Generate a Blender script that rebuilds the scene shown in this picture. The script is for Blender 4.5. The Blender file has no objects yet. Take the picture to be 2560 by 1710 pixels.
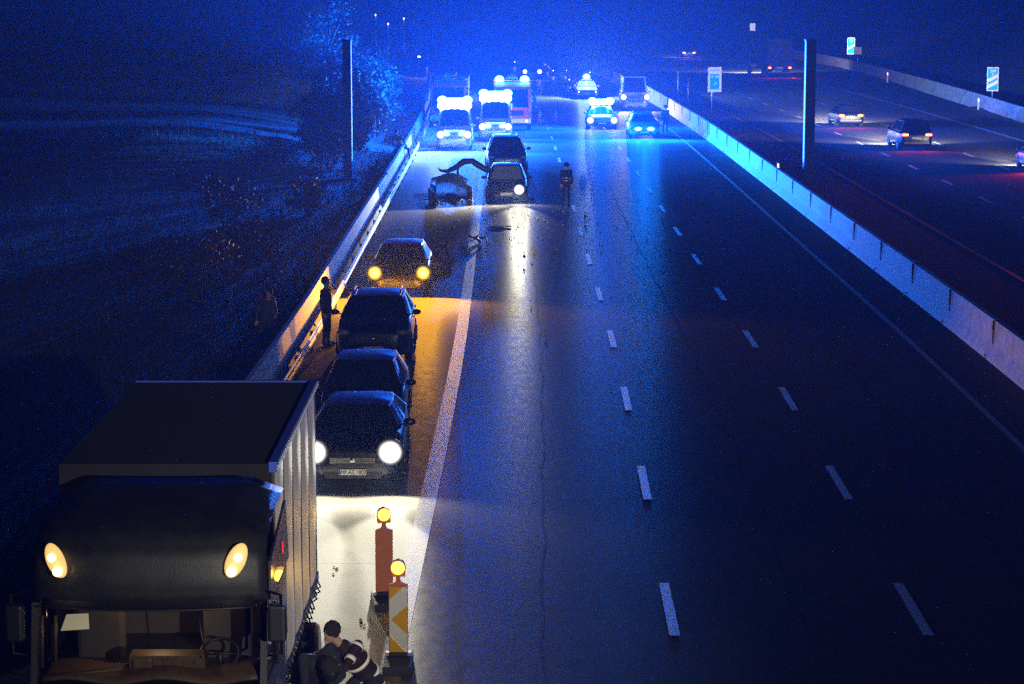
import bpy, bmesh, math, random
from mathutils import Vector, Matrix
R = math.radians
sc = bpy.context.scene
C = sc.collection

# ------------------------------------------------------------------ camera
cam_d = bpy.data.cameras.new('camera')
cam = bpy.data.objects.new('camera', cam_d); C.objects.link(cam)
cam.location = (0, 0, 9.5)
cam.rotation_euler = (R(90 - 8.903), 0, 0)
cam_d.sensor_width = 36; cam_d.lens = 80.7
cam_d.clip_start = 0.5; cam_d.clip_end = 4000
sc.camera = cam
# ------------------------------------------------------------------ world: moonless night sky with a trace of town glow
w = bpy.data.worlds.new('World'); sc.world = w; w.use_nodes = True
bg = w.node_tree.nodes['Background']
bg.inputs[0].default_value = (0.42, 0.12, 1.0, 1); bg.inputs[1].default_value = 0.005
sc.view_settings.view_transform = 'Standard'; sc.view_settings.look = 'None'
sc.view_settings.exposure = 0; sc.view_settings.gamma = 1
cy = sc.cycles
cy.use_denoising = False; cy.use_adaptive_sampling = False
cy.max_bounces = 4; cy.diffuse_bounces = 2; cy.glossy_bounces = 2; cy.transmission_bounces = 4
cy.volume_bounces = 0; cy.transparent_max_bounces = 6
cy.sample_clamp_indirect = 4.0; cy.sample_clamp_direct = 5.0
cy.caustics_reflective = False; cy.caustics_refractive = False
HAZE = 0.00040

# ------------------------------------------------------------------ added fill spots behind the camera for signs, plates, stripes and beacon board
def fill_spot(loc, aim, power, size, col):
    d = bpy.data.lights.new('fill_spot', 'SPOT'); d.energy = power; d.color = col; d.spot_size = R(size); d.spot_blend = 1.0; d.shadow_soft_size = 0.1
    o = bpy.data.objects.new('fill_spot', d); C.objects.link(o); o.location = loc
    o.rotation_euler = (Vector(aim)-Vector(loc)).to_track_quat('-Z', 'Y').to_euler()
fill_spot((9, -4, 9.3), (-3.0, 31, 1.6), 26000, 22, (1, .93, .80))
fill_spot((9, -4, 9.5), (28, 190, 2.0), 30000, 13, (.93, .93, 1))
fill_spot((5, -4, 9.6), (1.2, 100, 1.3), 110000, 5, (.95, .92, 1))
# ------------------------------------------------------------------ materials
def nm(name):
    m = bpy.data.materials.new(name); m.use_nodes = True
    return m, m.node_tree.nodes, m.node_tree.links, m.node_tree.nodes['Principled BSDF']
def mat(name, col, rough=0.6, metal=0.0, var=0.0, scale=6.0, bump=0.0, bscale=40.0, coat=0.0, emit=None, es=0.0, detail=6):
    m, n, l, b = nm(name)
    b.inputs['Base Color'].default_value = (*col, 1)
    b.inputs['Roughness'].default_value = rough
    b.inputs['Metallic'].default_value = metal
    b.inputs['Coat Weight'].default_value = coat
    tc = n.new('ShaderNodeTexCoord')
    if var:
        t = n.new('ShaderNodeTexNoise'); t.inputs['Scale'].default_value = scale; t.inputs['Detail'].default_value = detail
        t.inputs['Roughness'].default_value = 0.65
        l.new(tc.outputs['Object'], t.inputs['Vector'])
        r = n.new('ShaderNodeValToRGB')
        r.color_ramp.elements[0].position = 0.30; r.color_ramp.elements[1].position = 0.72
        r.color_ramp.elements[0].color = (*[c*(1-var) for c in col], 1)
        r.color_ramp.elements[1].color = (*[min(1, c*(1+var)) for c in col], 1)
        l.new(t.outputs['Fac'], r.inputs['Fac']); l.new(r.outputs['Color'], b.inputs['Base Color'])
    if bump:
        t = n.new('ShaderNodeTexNoise'); t.inputs['Scale'].default_value = bscale; t.inputs['Detail'].default_value = 4
        l.new(tc.outputs['Object'], t.inputs['Vector'])
        bp = n.new('ShaderNodeBump'); bp.inputs['Strength'].default_value = bump; bp.inputs['Distance'].default_value = 0.02
        l.new(t.outputs['Fac'], bp.inputs['Height']); l.new(bp.outputs['Normal'], b.inputs['Normal'])
    if emit:
        b.inputs['Emission Color'].default_value = (*emit, 1); b.inputs['Emission Strength'].default_value = es
        m.cycles.emission_sampling = 'NONE'
    return m
def road_mat(name, col, fine, rough, streak, patch):
    """worn road: fine stone grain, long wear tracks, darker repair patches and cracks"""
    m, n, l, b = nm(name)
    tc = n.new('ShaderNodeTexCoord')
    def noise(scale, sx=1, sy=1, det=5):
        mp = n.new('ShaderNodeMapping'); mp.inputs['Scale'].default_value = (sx, sy, 1)
        l.new(tc.outputs['Object'], mp.inputs['Vector'])
        t = n.new('ShaderNodeTexNoise'); t.inputs['Scale'].default_value = scale; t.inputs['Detail'].default_value = det
        l.new(mp.outputs['Vector'], t.inputs['Vector']); return t.outputs['Fac']
    def rng(x, a, c, lo, hi):
        q = n.new('ShaderNodeMapRange'); q.inputs['From Min'].default_value = a; q.inputs['From Max'].default_value = c
        q.inputs['To Min'].default_value = lo; q.inputs['To Max'].default_value = hi; l.new(x, q.inputs['Value']); return q.outputs['Result']
    def mul(a, c):
        q = n.new('ShaderNodeMath'); q.operation = 'MULTIPLY'; l.new(a, q.inputs[0]); l.new(c, q.inputs[1]); return q.outputs[0]
    g = rng(noise(38, det=3), 0.35, 0.65, 1-fine, 1+fine)
    s = rng(noise(1.3, 1.6, 0.06), 0.3, 0.7, 1-streak, 1+streak)
    p = rng(noise(0.35, 1, 0.5, 8), 0.35, 0.65, 1-patch, 1+patch*0.6)
    v = mul(mul(g, s), p)
    mx = n.new('ShaderNodeMix'); mx.data_type = 'RGBA'; mx.blend_type = 'MULTIPLY'; mx.inputs[0].default_value = 1
    mx.inputs[6].default_value = (*col, 1)
    cb = n.new('ShaderNodeCombineColor')
    for i in range(3): l.new(v, cb.inputs[i])
    l.new(cb.outputs[0], mx.inputs[7]); l.new(mx.outputs[2], b.inputs['Base Color'])
    b.inputs['Specular IOR Level'].default_value = 0.0
    gl_ = n.new('ShaderNodeBsdfGlossy'); gl_.inputs['Color'].default_value = (1, 1, 1, 1); mixs = n.new('ShaderNodeMixShader'); mixs.inputs[0].default_value = 0.035     # thin damp film
    l.new(rng(noise(5, 1, 0.4), 0.3, 0.7, rough-0.03, rough+0.05), gl_.inputs['Roughness'])
    bp = n.new('ShaderNodeBump'); bp.inputs['Strength'].default_value = 0.3; bp.inputs['Distance'].default_value = 0.0015
    l.new(noise(120, det=2), bp.inputs['Height']); l.new(bp.outputs['Normal'], b.inputs['Normal']); l.new(bp.outputs['Normal'], gl_.inputs['Normal'])
    l.new(b.outputs[0], mixs.inputs[1]); l.new(gl_.outputs[0], mixs.inputs[2]); l.new(mixs.outputs[0], n['Material Output'].inputs['Surface'])
    return m
M = {}
M['concrete_road'] = road_mat('worn_concrete_surface', (0.23, 0.215, 0.19), 0.16, 0.42, 0.08, 0.16)
M['asphalt'] = road_mat('dark_asphalt', (0.042, 0.041, 0.040), 0.55, 0.30, 0.14, 0.25)
M['asphalt_old'] = road_mat('grey_asphalt', (0.060, 0.058, 0.056), 0.45, 0.74, 0.12, 0.18)
M['marking'] = mat('road_paint', (0.62, 0.62, 0.60), 0.5, var=0.25, scale=9, bump=0.3, bscale=60)
M['marking_worn'] = mat('worn_road_paint', (0.095, 0.095, 0.09), 0.6, var=0.35, scale=7, bump=0.3, bscale=60)
for k_ in ('marking', 'marking_worn'): M[k_].node_tree.nodes['Principled BSDF'].inputs['Specular IOR Level'].default_value = 0.08
M['grass'] = mat('rough_grass', (0.008, 0.009, 0.005), 0.9, var=0.6, scale=1.4, bump=1.0, bscale=9)
M['gravel'] = mat('verge_gravel', (0.07, 0.065, 0.055), 0.9, var=0.5, scale=5, bump=0.9, bscale=30)
M['barrier'] = mat('barrier_concrete', (0.24, 0.235, 0.225), 0.85, var=0.62, scale=2.6, bump=0.6, bscale=12, detail=12)
M['joint'] = mat('joint_tar', (0.03, 0.03, 0.03), 0.8)
M['steel'] = mat('galvanised_steel', (0.45, 0.46, 0.47), 0.35, 0.8, var=0.2, scale=9)
M['dark_steel'] = mat('gantry_steel', (0.04, 0.042, 0.045), 0.6, 0.2, var=0.2, scale=4)
M['black'] = mat('black_plastic', (0.012, 0.012, 0.013), 0.45, bump=0.15, bscale=90)
M['rubber'] = mat('tyre_rubber', (0.012, 0.012, 0.012), 0.8, bump=0.3, bscale=50)
M['rim'] = mat('alloy_rim', (0.35, 0.35, 0.36), 0.3, 0.9, var=0.1)
M['glass'] = mat('tinted_glass', (0.008, 0.010, 0.012), 0.06, coat=0.6)
M['lens_off'] = mat('headlamp_glass', (0.35, 0.36, 0.38), 0.12, 0.3, coat=1)
M['chrome'] = mat('chrome', (0.6, 0.6, 0.62), 0.15, 1.0)
M['plate'] = mat('plate_white', (0.75, 0.74, 0.68), 0.45, var=0.05)
M['plate_blue'] = mat('plate_blue', (0.02, 0.07, 0.5), 0.4)
M['ink'] = mat('plate_ink', (0.01, 0.01, 0.01), 0.5)
def paint(name, col, rough=0.28): return mat(name, col, rough, 0.35, var=0.10, scale=3, coat=0.8)
M['p_black'] = paint('black_car_paint', (0.012, 0.012, 0.014))
M['p_blue'] = paint('navy_car_paint', (0.015, 0.02, 0.04))
M['p_grey'] = paint('dark_grey_car_paint', (0.045, 0.047, 0.05))
M['p_silver'] = paint('silver_car_paint', (0.40, 0.41, 0.43))
M['p_green'] = paint('dark_green_car_paint', (0.02, 0.03, 0.025))
M['p_brown'] = paint('bronze_car_paint', (0.09, 0.055, 0.03))
M['p_red'] = paint('fire_engine_red', (0.45, 0.02, 0.015))
M['p_white'] = paint('white_van_paint', (0.7, 0.7, 0.68))
M['p_lorry'] = mat('dark_lorry_paint', (0.016, 0.017, 0.016), 0.5, 0.0, var=0.6, scale=3, bump=0.25, bscale=70, coat=0.2)
def em(name, col, s, base=None): return mat(name, base or col, 0.3, emit=col, es=s)
M['e_white'] = em('headlamp_lit', (1.0, 0.95, 0.80), 60)
M['e_yellow'] = em('fog_lamp_lit', (1.0, 0.62, 0.05), 34)
for k_ in ('e_white', 'e_yellow'):          # emission fades towards the rim, a soft glare put into the disc
    m_ = M[k_]; n_ = m_.node_tree.nodes; l_ = m_.node_tree.links; g_ = n_.new('ShaderNodeTexCoord'); v_ = n_.new('ShaderNodeVectorMath'); v_.operation = 'SUBTRACT'; v_.inputs[1].default_value = (.5, .5, .5)
    s_ = n_.new('ShaderNodeVectorMath'); s_.operation = 'MULTIPLY'; s_.inputs[1].default_value = (2, 0, 2); d_ = n_.new('ShaderNodeVectorMath'); d_.operation = 'LENGTH'
    q_ = n_.new('ShaderNodeMapRange'); q_.inputs['From Min'].default_value = 1.0; q_.inputs['From Max'].default_value = 0.0; q_.inputs['To Max'].default_value = 1.0
    p_ = n_.new('ShaderNodeMath'); p_.operation = 'POWER'; p_.inputs[1].default_value = 3.2; h_ = n_.new('ShaderNodeMath'); h_.operation = 'MULTIPLY'; h_.inputs[1].default_value = 60 if k_ == 'e_white' else 30
    l_.new(g_.outputs['Generated'], v_.inputs[0]); l_.new(v_.outputs[0], s_.inputs[0]); l_.new(s_.outputs[0], d_.inputs[0]); l_.new(d_.outputs['Value'], q_.inputs['Value'])
    l_.new(q_.outputs['Result'], p_.inputs[0]); l_.new(p_.outputs[0], h_.inputs[0]); b_ = n_['Principled BSDF']; l_.new(h_.outputs[0], b_.inputs['Emission Strength'])
    b_.inputs['Base Color'].default_value = (.05, .05, .05, 1)
M['e_blue'] = em('blue_beacon_lit', (0.10, 0.45, 1.0), 60)
M['e_cyan'] = em('glare_disc_lit', (.45, .95, 1.0), 25)  # glow of the discs added on the vehicle roofs as glare
M['e_red'] = em('tail_lamp_lit', (1.0, 0.03, 0.015), 5, (0.4, 0.01, 0.01))
M['e_redhot'] = em('tail_lamp_bulb', (1.0, 0.28, 0.02), 12)
M['e_amber'] = em('amber_lamp_lit', (1.0, 0.50, 0.035), 6)
M['e_warm'] = em('roof_lamp_lit', (1.0, 0.62, 0.18), 0.9, (0.5, 0.4, 0.25))
M['e_bulb'] = em('roof_lamp_bulb', (1.0, 0.74, 0.30), 5)
M['e_mark'] = em('small_marker_lit', (0.9, 0.03, 0.05), 0.6)
M['red_lens'] = mat('red_lens', (0.30, 0.01, 0.01), 0.15, coat=1)
M['orange'] = mat('beacon_orange', (0.75, 0.20, 0.015), 0.45, var=0.08, scale=12)
M['orange_dark'] = mat('beacon_back_plastic', (0.42, 0.10, 0.02), 0.5, var=0.15, scale=9)

def sheet(name, col, rough): return mat(name, col, rough, 1.0)       # retroreflective sheeting
M['sign_white'] = sheet('sign_white_sheeting', (0.85, 0.85, 0.95), .19)
M['sign_blue'] = sheet('sign_blue_sheeting', (0.01, 0.22, 0.75), .19)
M['refl_white'] = sheet('reflective_white', (0.98, 0.98, 0.94), 0.36)
M['refl_orange'] = sheet('reflective_orange', (0.98, 0.52, 0.02), 0.36)
M['sign_teal'] = sheet('sign_teal_sheeting', (0.01, 0.40, 0.60), .19)
M['skin'] = mat('skin', (0.45, 0.27, 0.20), 0.55, var=0.08, scale=20)
M['hair'] = mat('dark_hair', (0.018, 0.015, 0.013), 0.7, bump=1.0, bscale=120)
M['cloth_dark'] = mat('dark_cloth', (0.018, 0.018, 0.026), 0.85, var=0.2, scale=14, bump=0.5, bscale=60)
M['cloth_navy'] = mat('navy_turnout_cloth', (0.012, 0.018, 0.045), 0.85, var=0.2, scale=14, bump=0.5, bscale=60)
M['cloth_red'] = mat('dark_red_vest_cloth', (0.022, 0.005, 0.006), 0.8, var=0.2, scale=14, bump=0.5, bscale=60)
M['cloth_jean'] = mat('denim', (0.03, 0.045, 0.09), 0.85, var=0.2, scale=14, bump=0.5, bscale=60)
M['stripe'] = sheet('reflective_stripe', (0.92, 0.88, 0.95), 0.42)
M['stripe_near'] = mat('reflective_tape', (0.9, 0.9, 0.84), 0.5)
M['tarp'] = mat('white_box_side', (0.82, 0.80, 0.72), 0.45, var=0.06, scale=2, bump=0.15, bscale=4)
M['tarp_blue'] = mat('blue_roof_rail', (0.05, 0.10, 0.65), 0.4)
M['rope'] = mat('pale_lashing_rope', (0.6, 0.65, 0.8), 0.7)
M['seat_cloth'] = mat('cab_upholstery', (0.05, 0.04, 0.035), 0.9, var=0.2)
M['dash'] = mat('dashboard_plastic', (0.10, 0.055, 0.025), 0.5, var=0.3, scale=10)
M['paper'] = mat('paper_sheet', (0.75, 0.72, 0.50), 0.8, var=0.05)
M['leaf'] = mat('dark_leaves', (0.014, 0.018, 0.008), 0.7, var=0.5, scale=3)
M['bark'] = mat('bark', (0.06, 0.045, 0.03), 0.9, var=0.3, scale=8, bump=0.8, bscale=20)
M['crush'] = mat('crumpled_metal', (0.22, 0.24, 0.26), 0.3, 0.7, var=0.4, scale=5, bump=1.0, bscale=8)
M['crack'] = mat('shattered_glass', (0.55, 0.65, 0.68), 0.25, 0.0, var=0.6, scale=22, bump=1.0, bscale=40)
_n = M['crack'].node_tree; _t = _n.nodes.new('ShaderNodeBsdfTranslucent'); _t.inputs[0].default_value = (.6, .75, .8, 1); _x = _n.nodes.new('ShaderNodeMixShader'); _x.inputs[0].default_value = .5
_n.links.new(_n.nodes['Principled BSDF'].outputs[0], _x.inputs[1]); _n.links.new(_t.outputs[0], _x.inputs[2]); _n.links.new(_x.outputs[0], _n.nodes['Material Output'].inputs['Surface'])
def clear_glass():
    m, n, l, b = nm('clear_windscreen')
    t = n.new('ShaderNodeBsdfTransparent'); t.inputs[0].default_value = (0.75, 0.78, 0.76, 1)
    g = n.new('ShaderNodeBsdfGlossy'); g.inputs['Roughness'].default_value = 0.05
    mx = n.new('ShaderNodeMixShader'); fr = n.new('ShaderNodeFresnel'); fr.inputs[0].default_value = 1.45
    l.new(fr.outputs[0], mx.inputs[0]); l.new(t.outputs[0], mx.inputs[1]); l.new(g.outputs[0], mx.inputs[2])
    l.new(mx.outputs[0], n['Material Output'].inputs['Surface'])
    return m
M['clear'] = clear_glass()

# ------------------------------------------------------------------ mesh helpers
class MB:
    def __init__(s): s.v = []; s.f = []; s.sm = []
    def add(s, vs, fs, smooth=False):
        o = len(s.v); s.v += [tuple(v) for v in vs]; s.f += [tuple(i+o for i in f) for f in fs]; s.sm += [smooth]*len(fs); return s
    def box(s, x0, x1, y0, y1, z0, z1, mt=None):
        vs = [(x, y, z) for z in (z0, z1) for y in (y0, y1) for x in (x0, x1)]
        if mt: vs = [tuple(mt @ Vector(v)) for v in vs]
        return s.add(vs, [(0,2,3,1),(4,5,7,6),(0,1,5,4),(2,6,7,3),(0,4,6,2),(1,3,7,5)])
    def prism(s, pts, a, b, axis='y', mt=None):
        n = len(pts)
        def P(p, t): return {'y': (p[0], t, p[1]), 'x': (t, p[0], p[1]), 'z': (p[0], p[1], t)}[axis]
        vs = [P(p, a) for p in pts] + [P(p, b) for p in pts]
        if mt: vs = [tuple(mt @ Vector(v)) for v in vs]
        return s.add(vs, [tuple(range(n)), tuple(range(2*n-1, n-1, -1))] + [(i, i+n, (i+1) % n+n, (i+1) % n) for i in range(n)])
    def tube(s, pts, r, n=8, cap=True, flat=1.0):
        pts = [Vector(p) for p in pts]; k = len(pts)
        rs = r if isinstance(r, (list, tuple)) else [r]*k
        vs = []; fs = []
        for i, p in enumerate(pts):
            d = (pts[min(i+1, k-1)] - pts[max(i-1, 0)]).normalized()
            u = d.cross(Vector((0, 0, 1)));
            if u.length < 1e-3: u = Vector((1, 0, 0))
            u.normalize(); v = u.cross(d).normalized()
            for j in range(n):
                a = 2*math.pi*j/n; vs.append(p + u*math.cos(a)*rs[i] + v*math.sin(a)*rs[i]*flat)
        for i in range(k-1):
            for j in range(n):
                fs.append((i*n+j, i*n+(j+1) % n, (i+1)*n+(j+1) % n, (i+1)*n+j))
        if cap: fs += [tuple(range(n-1, -1, -1)), tuple(range((k-1)*n, k*n))]
        return s.add(vs, fs, True)
    def lathe(s, prof, n=20, axis='z', c=(0, 0, 0)):
        vs = []; fs = []; k = len(prof)
        for (r, h) in prof:
            for j in range(n):
                a = 2*math.pi*j/n; x, y = r*math.cos(a), r*math.sin(a)
                p = {'z': (x, y, h), 'x': (h, x, y), 'y': (x, h, y)}[axis]
                vs.append((p[0]+c[0], p[1]+c[1], p[2]+c[2]))
        for i in range(k-1):
            for j in range(n): fs.append((i*n+j, i*n+(j+1) % n, (i+1)*n+(j+1) % n, (i+1)*n+j))
        fs += [tuple(range(n-1, -1, -1)), tuple(range((k-1)*n, k*n))]
        return s.add(vs, fs, True)
    def ell(s, c, r, n=12, m=8):
        vs = []; fs = []
        for i in range(m+1):
            t = math.pi*i/m
            for j in range(n):
                a = 2*math.pi*j/n
                vs.append((c[0]+r[0]*math.sin(t)*math.cos(a), c[1]+r[1]*math.sin(t)*math.sin(a), c[2]+r[2]*math.cos(t)))
        for i in range(m):
            for j in range(n): fs.append((i*n+j, (i+1)*n+j, (i+1)*n+(j+1) % n, i*n+(j+1) % n))
        return s.add(vs, fs, True)
    def grid(s, fn, nu, nv, thick=0.0):
        vs = [fn(i/nu, j/nv) for j in range(nv+1) for i in range(nu+1)]
        w_ = nu+1
        fs = [(j*w_+i, j*w_+i+1, (j+1)*w_+i+1, (j+1)*w_+i) for j in range(nv) for i in range(nu)]
        return s.add(vs, fs, True)
    def build(s, name, m, parent=None, bevel=0.0, solid=0.0, sub=0):
        me = bpy.data.meshes.new(name); me.from_pydata([tuple(v) for v in s.v], [], s.f)
        me.polygons.foreach_set('use_smooth', s.sm)
        ms = m if isinstance(m, (list, tuple)) else [m]
        for q in ms: me.materials.append(q)
        bm = bmesh.new(); bm.from_mesh(me); bmesh.ops.remove_doubles(bm, verts=bm.verts, dist=1e-5)
        bmesh.ops.recalc_face_normals(bm, faces=bm.faces); bm.to_mesh(me); bm.free()
        o = bpy.data.objects.new(name, me); C.objects.link(o)
        if parent: o.parent = parent
        if bevel:
            b = o.modifiers.new('b', 'BEVEL'); b.width = bevel; b.segments = 2; b.limit_method = 'ANGLE'
        if solid:
            b = o.modifiers.new('s', 'SOLIDIFY'); b.thickness = solid
        if sub:
            b = o.modifiers.new('u', 'SUBSURF'); b.levels = sub; b.render_levels = sub
        return o
def tag(o, label=None, cat=None, group=None, kind=None):
    if label: o['label'] = label
    if cat: o['category'] = cat
    if group: o['group'] = group
    if kind: o['kind'] = kind
    return o
def thing(name, label, cat, loc=(0, 0, 0), rz=0, group=None, rot=None):
    o = bpy.data.objects.new(name, None); C.objects.link(o); o.empty_display_size = 0.2
    o.location = loc; o.rotation_euler = rot or (0, 0, rz)
    return tag(o, label, cat, group)
def copy_tree(o, parent=None):
    c = o.copy(); C.objects.link(c); c.parent = parent
    for ch in list(o.children): copy_tree(ch, c)
    return c
def text_mb(txt, size, font_squeeze=1.0):
    """letters as a flat mesh in the xz plane, facing -y, centred"""
    cu = bpy.data.curves.new('t', 'FONT'); cu.body = txt; cu.size = size; cu.align_x = 'CENTER'; cu.align_y = 'CENTER'
    cu.offset = size*0.012
    o = bpy.data.objects.new('t', cu); C.objects.link(o)
    me = bpy.data.meshes.new_from_object(o.evaluated_get(bpy.context.evaluated_depsgraph_get()))
    b = MB(); b.v = [(v.co.x*font_squeeze, 0, v.co.y) for v in me.vertices]; b.f = [tuple(p.vertices) for p in me.polygons]; b.sm = [False]*len(b.f)
    bpy.data.objects.remove(o); bpy.data.curves.remove(cu); bpy.data.meshes.remove(me)
    return b
def shift(b, x, y, z, rot=None):
    mt = Matrix.Translation((x, y, z)) @ (rot or Matrix())
    b.v = [tuple(mt @ Vector(v)) for v in b.v]; return b
LW, LB, LY, LR = 0.018, 1.3, 0.62, 0.35      # overall strength of the white, blue, amber and red lamps
def lk(col): return LB if col[2] > .9 and col[0] < .6 else (LR if col[1] < .1 else (LY if col[2] < .1 else LW))
def spot(parent, loc, dirv, power, col, size=60, blend=1.0, r=0.06):
    power *= lk(col)
    d = bpy.data.lights.new('lamp_light', 'SPOT'); d.energy = power; d.color = col; d.spot_size = R(size); d.spot_blend = blend; d.shadow_soft_size = r
    o = bpy.data.objects.new('lamp_light', d); C.objects.link(o); o.parent = parent; o.location = loc
    o.rotation_euler = Vector(dirv).to_track_quat('-Z', 'Y').to_euler(); return o
def point(parent, loc, power, col, r=0.06):
    power *= lk(col)
    d = bpy.data.lights.new('lamp_light', 'POINT'); d.energy = power; d.color = col; d.shadow_soft_size = r
    o = bpy.data.objects.new('lamp_light', d); C.objects.link(o); o.parent = parent; o.location = loc; return o
WHITE = (1.0, 0.95, 0.74); BLUE = (0.004, 0.13, 1.0); YEL = (1.0, 0.43, 0.012); AMB = (1.0, 0.55, 0.06); RED = (1.0, 0.02, 0.01)

# ------------------------------------------------------------------ the line of the road
OY = [(-80,-.3),(20,0),(32,0),(43,.15),(60,.3),(80,.27),(115,.2),(140,.08),(160,-.2),(181,-.6),(216,-1.8),(248,-3.5),(283,-5.8),(350,-12),(450,-24),(600,-50),(900,-120),(1500,-330)]
def off(y):
    if y <= OY[0][0]: return OY[0][1]
    for i in range(len(OY)-1):
        if OY[i][0] <= y <= OY[i+1][0]:
            y0, a = OY[i]; y1, b = OY[i+1]
            ym, am = OY[max(0, i-1)]; yp, ap = OY[min(len(OY)-1, i+2)]
            m0 = (b-am)/(y1-ym)*(y1-y0); m1 = (ap-a)/(yp-y0)*(y1-y0); t = (y-y0)/(y1-y0)
            return (2*t**3-3*t*t+1)*a+(t**3-2*t*t+t)*m0+(-2*t**3+3*t*t)*b+(t**3-t*t)*m1
    return OY[-1][1]
def ys(y0, y1, st=6):
    k = max(1, int((y1-y0)/st)); return [y0+(y1-y0)*i/k for i in range(k+1)]
def strip(b, xa, xb, y0, y1, z, st=6):
    fa = xa if callable(xa) else (lambda y: xa); fb = xb if callable(xb) else (lambda y: xb)
    Y = ys(y0, y1, st); vs = []
    for y in Y: vs += [(fa(y)+off(y), y, z), (fb(y)+off(y), y, z)]
    return b.add(vs, [(2*i, 2*i+1, 2*i+3, 2*i+2) for i in range(len(Y)-1)])
def sweep(b, prof, y0, y1, st=6, fx=None):
    Y = ys(y0, y1, st); n = len(prof); vs = []; fs = []
    for y in Y:
        x0 = (fx(y) if fx else 0)+off(y)
        vs += [(x0+p[0], y, p[1]) for p in prof]
    for i in range(len(Y)-1):
        for j in range(n): fs.append((i*n+j, i*n+(j+1) % n, (i+1)*n+(j+1) % n, (i+1)*n+j))
    fs += [tuple(range(n)), tuple(range(len(vs)-1, len(vs)-n-1, -1))]
    return b.add(vs, fs)
def wallx(y):   # the right-hand retaining wall follows the exit lane
    P = [(-80, 34.0), (100, 34.0), (154, 34.5), (207, 37.6), (254, 40.5), (320, 43), (1500, 60)]
    for i in range(len(P)-1):
        if P[i][0] <= y <= P[i+1][0]:
            t = (y-P[i][0])/(P[i+1][0]-P[i][0]); return P[i][1]*(1-t)+P[i+1][1]*t
    return 34
# ------------------------------------------------------------------ the setting
b = MB(); N = 60
def gz(x, y):
    xx = x-off(y); z = -0.02
    if xx < -7.0: z = min(1.8, (-7.0-xx)*0.16)+0.03*math.sin(xx*1.3+y*0.23)*min(1, (-7-xx)/3)
    wx = wallx(y)
    if xx > wx+0.6: z = min(6, 0.25+(xx-wx-0.6)*0.28)+0.08*math.sin(xx+y*.3)
    return z
XS = [-700,-300,-150,-80,-50,-35,-28,-24,-21,-19,-17,-15.5,-14,-12.5,-11,-10,-9,-8,-7.5,-7,-6.3,12,15,34,36,38,40,42,44,46,48,52,58,66,80,120,200,350,700]
YS = list(range(-60, 340, 5))+list(range(340, 1500, 40))+[1500]
b.add([(x, y, gz(x, y)) for y in YS for x in XS],
      [(j*len(XS)+i, j*len(XS)+i+1, (j+1)*len(XS)+i+1, (j+1)*len(XS)+i) for j in range(len(YS)-1) for i in range(len(XS)-1)], True)
tag(b.build('ground', M['grass']), 'dark rough grass verges and banks beside the motorway', kind='structure')
tag(strip(MB(), -6.3, -1.56, -40, 900, 0.004).build('hard_shoulder', M['concrete_road']), 'pale concrete hard shoulder', kind='structure')
tag(strip(MB(), -1.56, 11.9, -40, 900, 0.004).build('road', M['asphalt']), 'dark asphalt lanes of the closed carriageway', kind='structure')
tag(strip(MB(), 12.3, 15.7, -40, 900, 0.004).build('median_strip', M['gravel']), 'gravel median strip', kind='structure')
tag(strip(MB(), 15.7, lambda y: wallx(y)-0.1, -40, 900, 0.004).build('road', M['asphalt_old']), 'asphalt lanes of the open carriageway', kind='structure')
b = MB()
strip(b, -1.85, -1.53, -40, 900, 0.009)
tag(b.build('edge_line', M['marking_worn']), 'broad white edge line beside the hard shoulder', kind='structure')
b = MB()
for k in range(-3, 60):
    y = 32.7+9*k
    strip(b, 2.31, 2.47, y, y+3, 0.009, 3); strip(b, 6.05, 6.21, y, y+3, 0.009, 3)
strip(b, 10.28, 10.43, -40, 900, 0.009)
tag(b.build('lane_markings', M['marking_worn']), 'worn lane dashes and edge line of the closed carriageway', kind='structure')
b = MB()
for k in range(-3, 55):
    y = 117.6+9*(k-9)
    strip(b, 20.60, 20.78, y+0.2, y+3, 0.009, 3); strip(b, 25.2, 25.38, y, y+3, 0.009, 3)
strip(b, 16.12, 16.27, -40, 900, 0.009); strip(b, 30.75, 31.05, -40, 600, 0.009)
tag(b.build('lane_markings', M['marking']), 'white dashes and edge lines of the open carriageway', kind='structure')
# shoulder slab joints
b = MB()
for k in range(60): strip(b, -5.2, -1.9, 27+5.0*k, 27.012+5.0*k, 0.010, 1)
tag(b.build('slab_joints', M['joint']), 'dark joints across the shoulder slabs', kind='structure')

b = MB(); rn = random.Random(21)
for x0 in (.45, 4.35, 8.1):
    pts = [(x0+.03*math.sin(k*2.3)+.02*math.sin(k*5.1)+off(25+1.5*k), 25+1.5*k) for k in range(70)]
    for (xa, ya), (xb, yb_) in zip(pts, pts[1:]): b.add([(xa-.02, ya, .0065), (xa+.02, ya, .0065), (xb+.02, yb_, .0065), (xb-.02, yb_, .0065)], [(0, 1, 2, 3)])
tag(b.build('tar_seams', road_mat('tar_seam', (.02, .02, .02), .3, .4, .1, .3)), 'dark tar seams and patches in the closed lanes', kind='structure')
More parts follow.
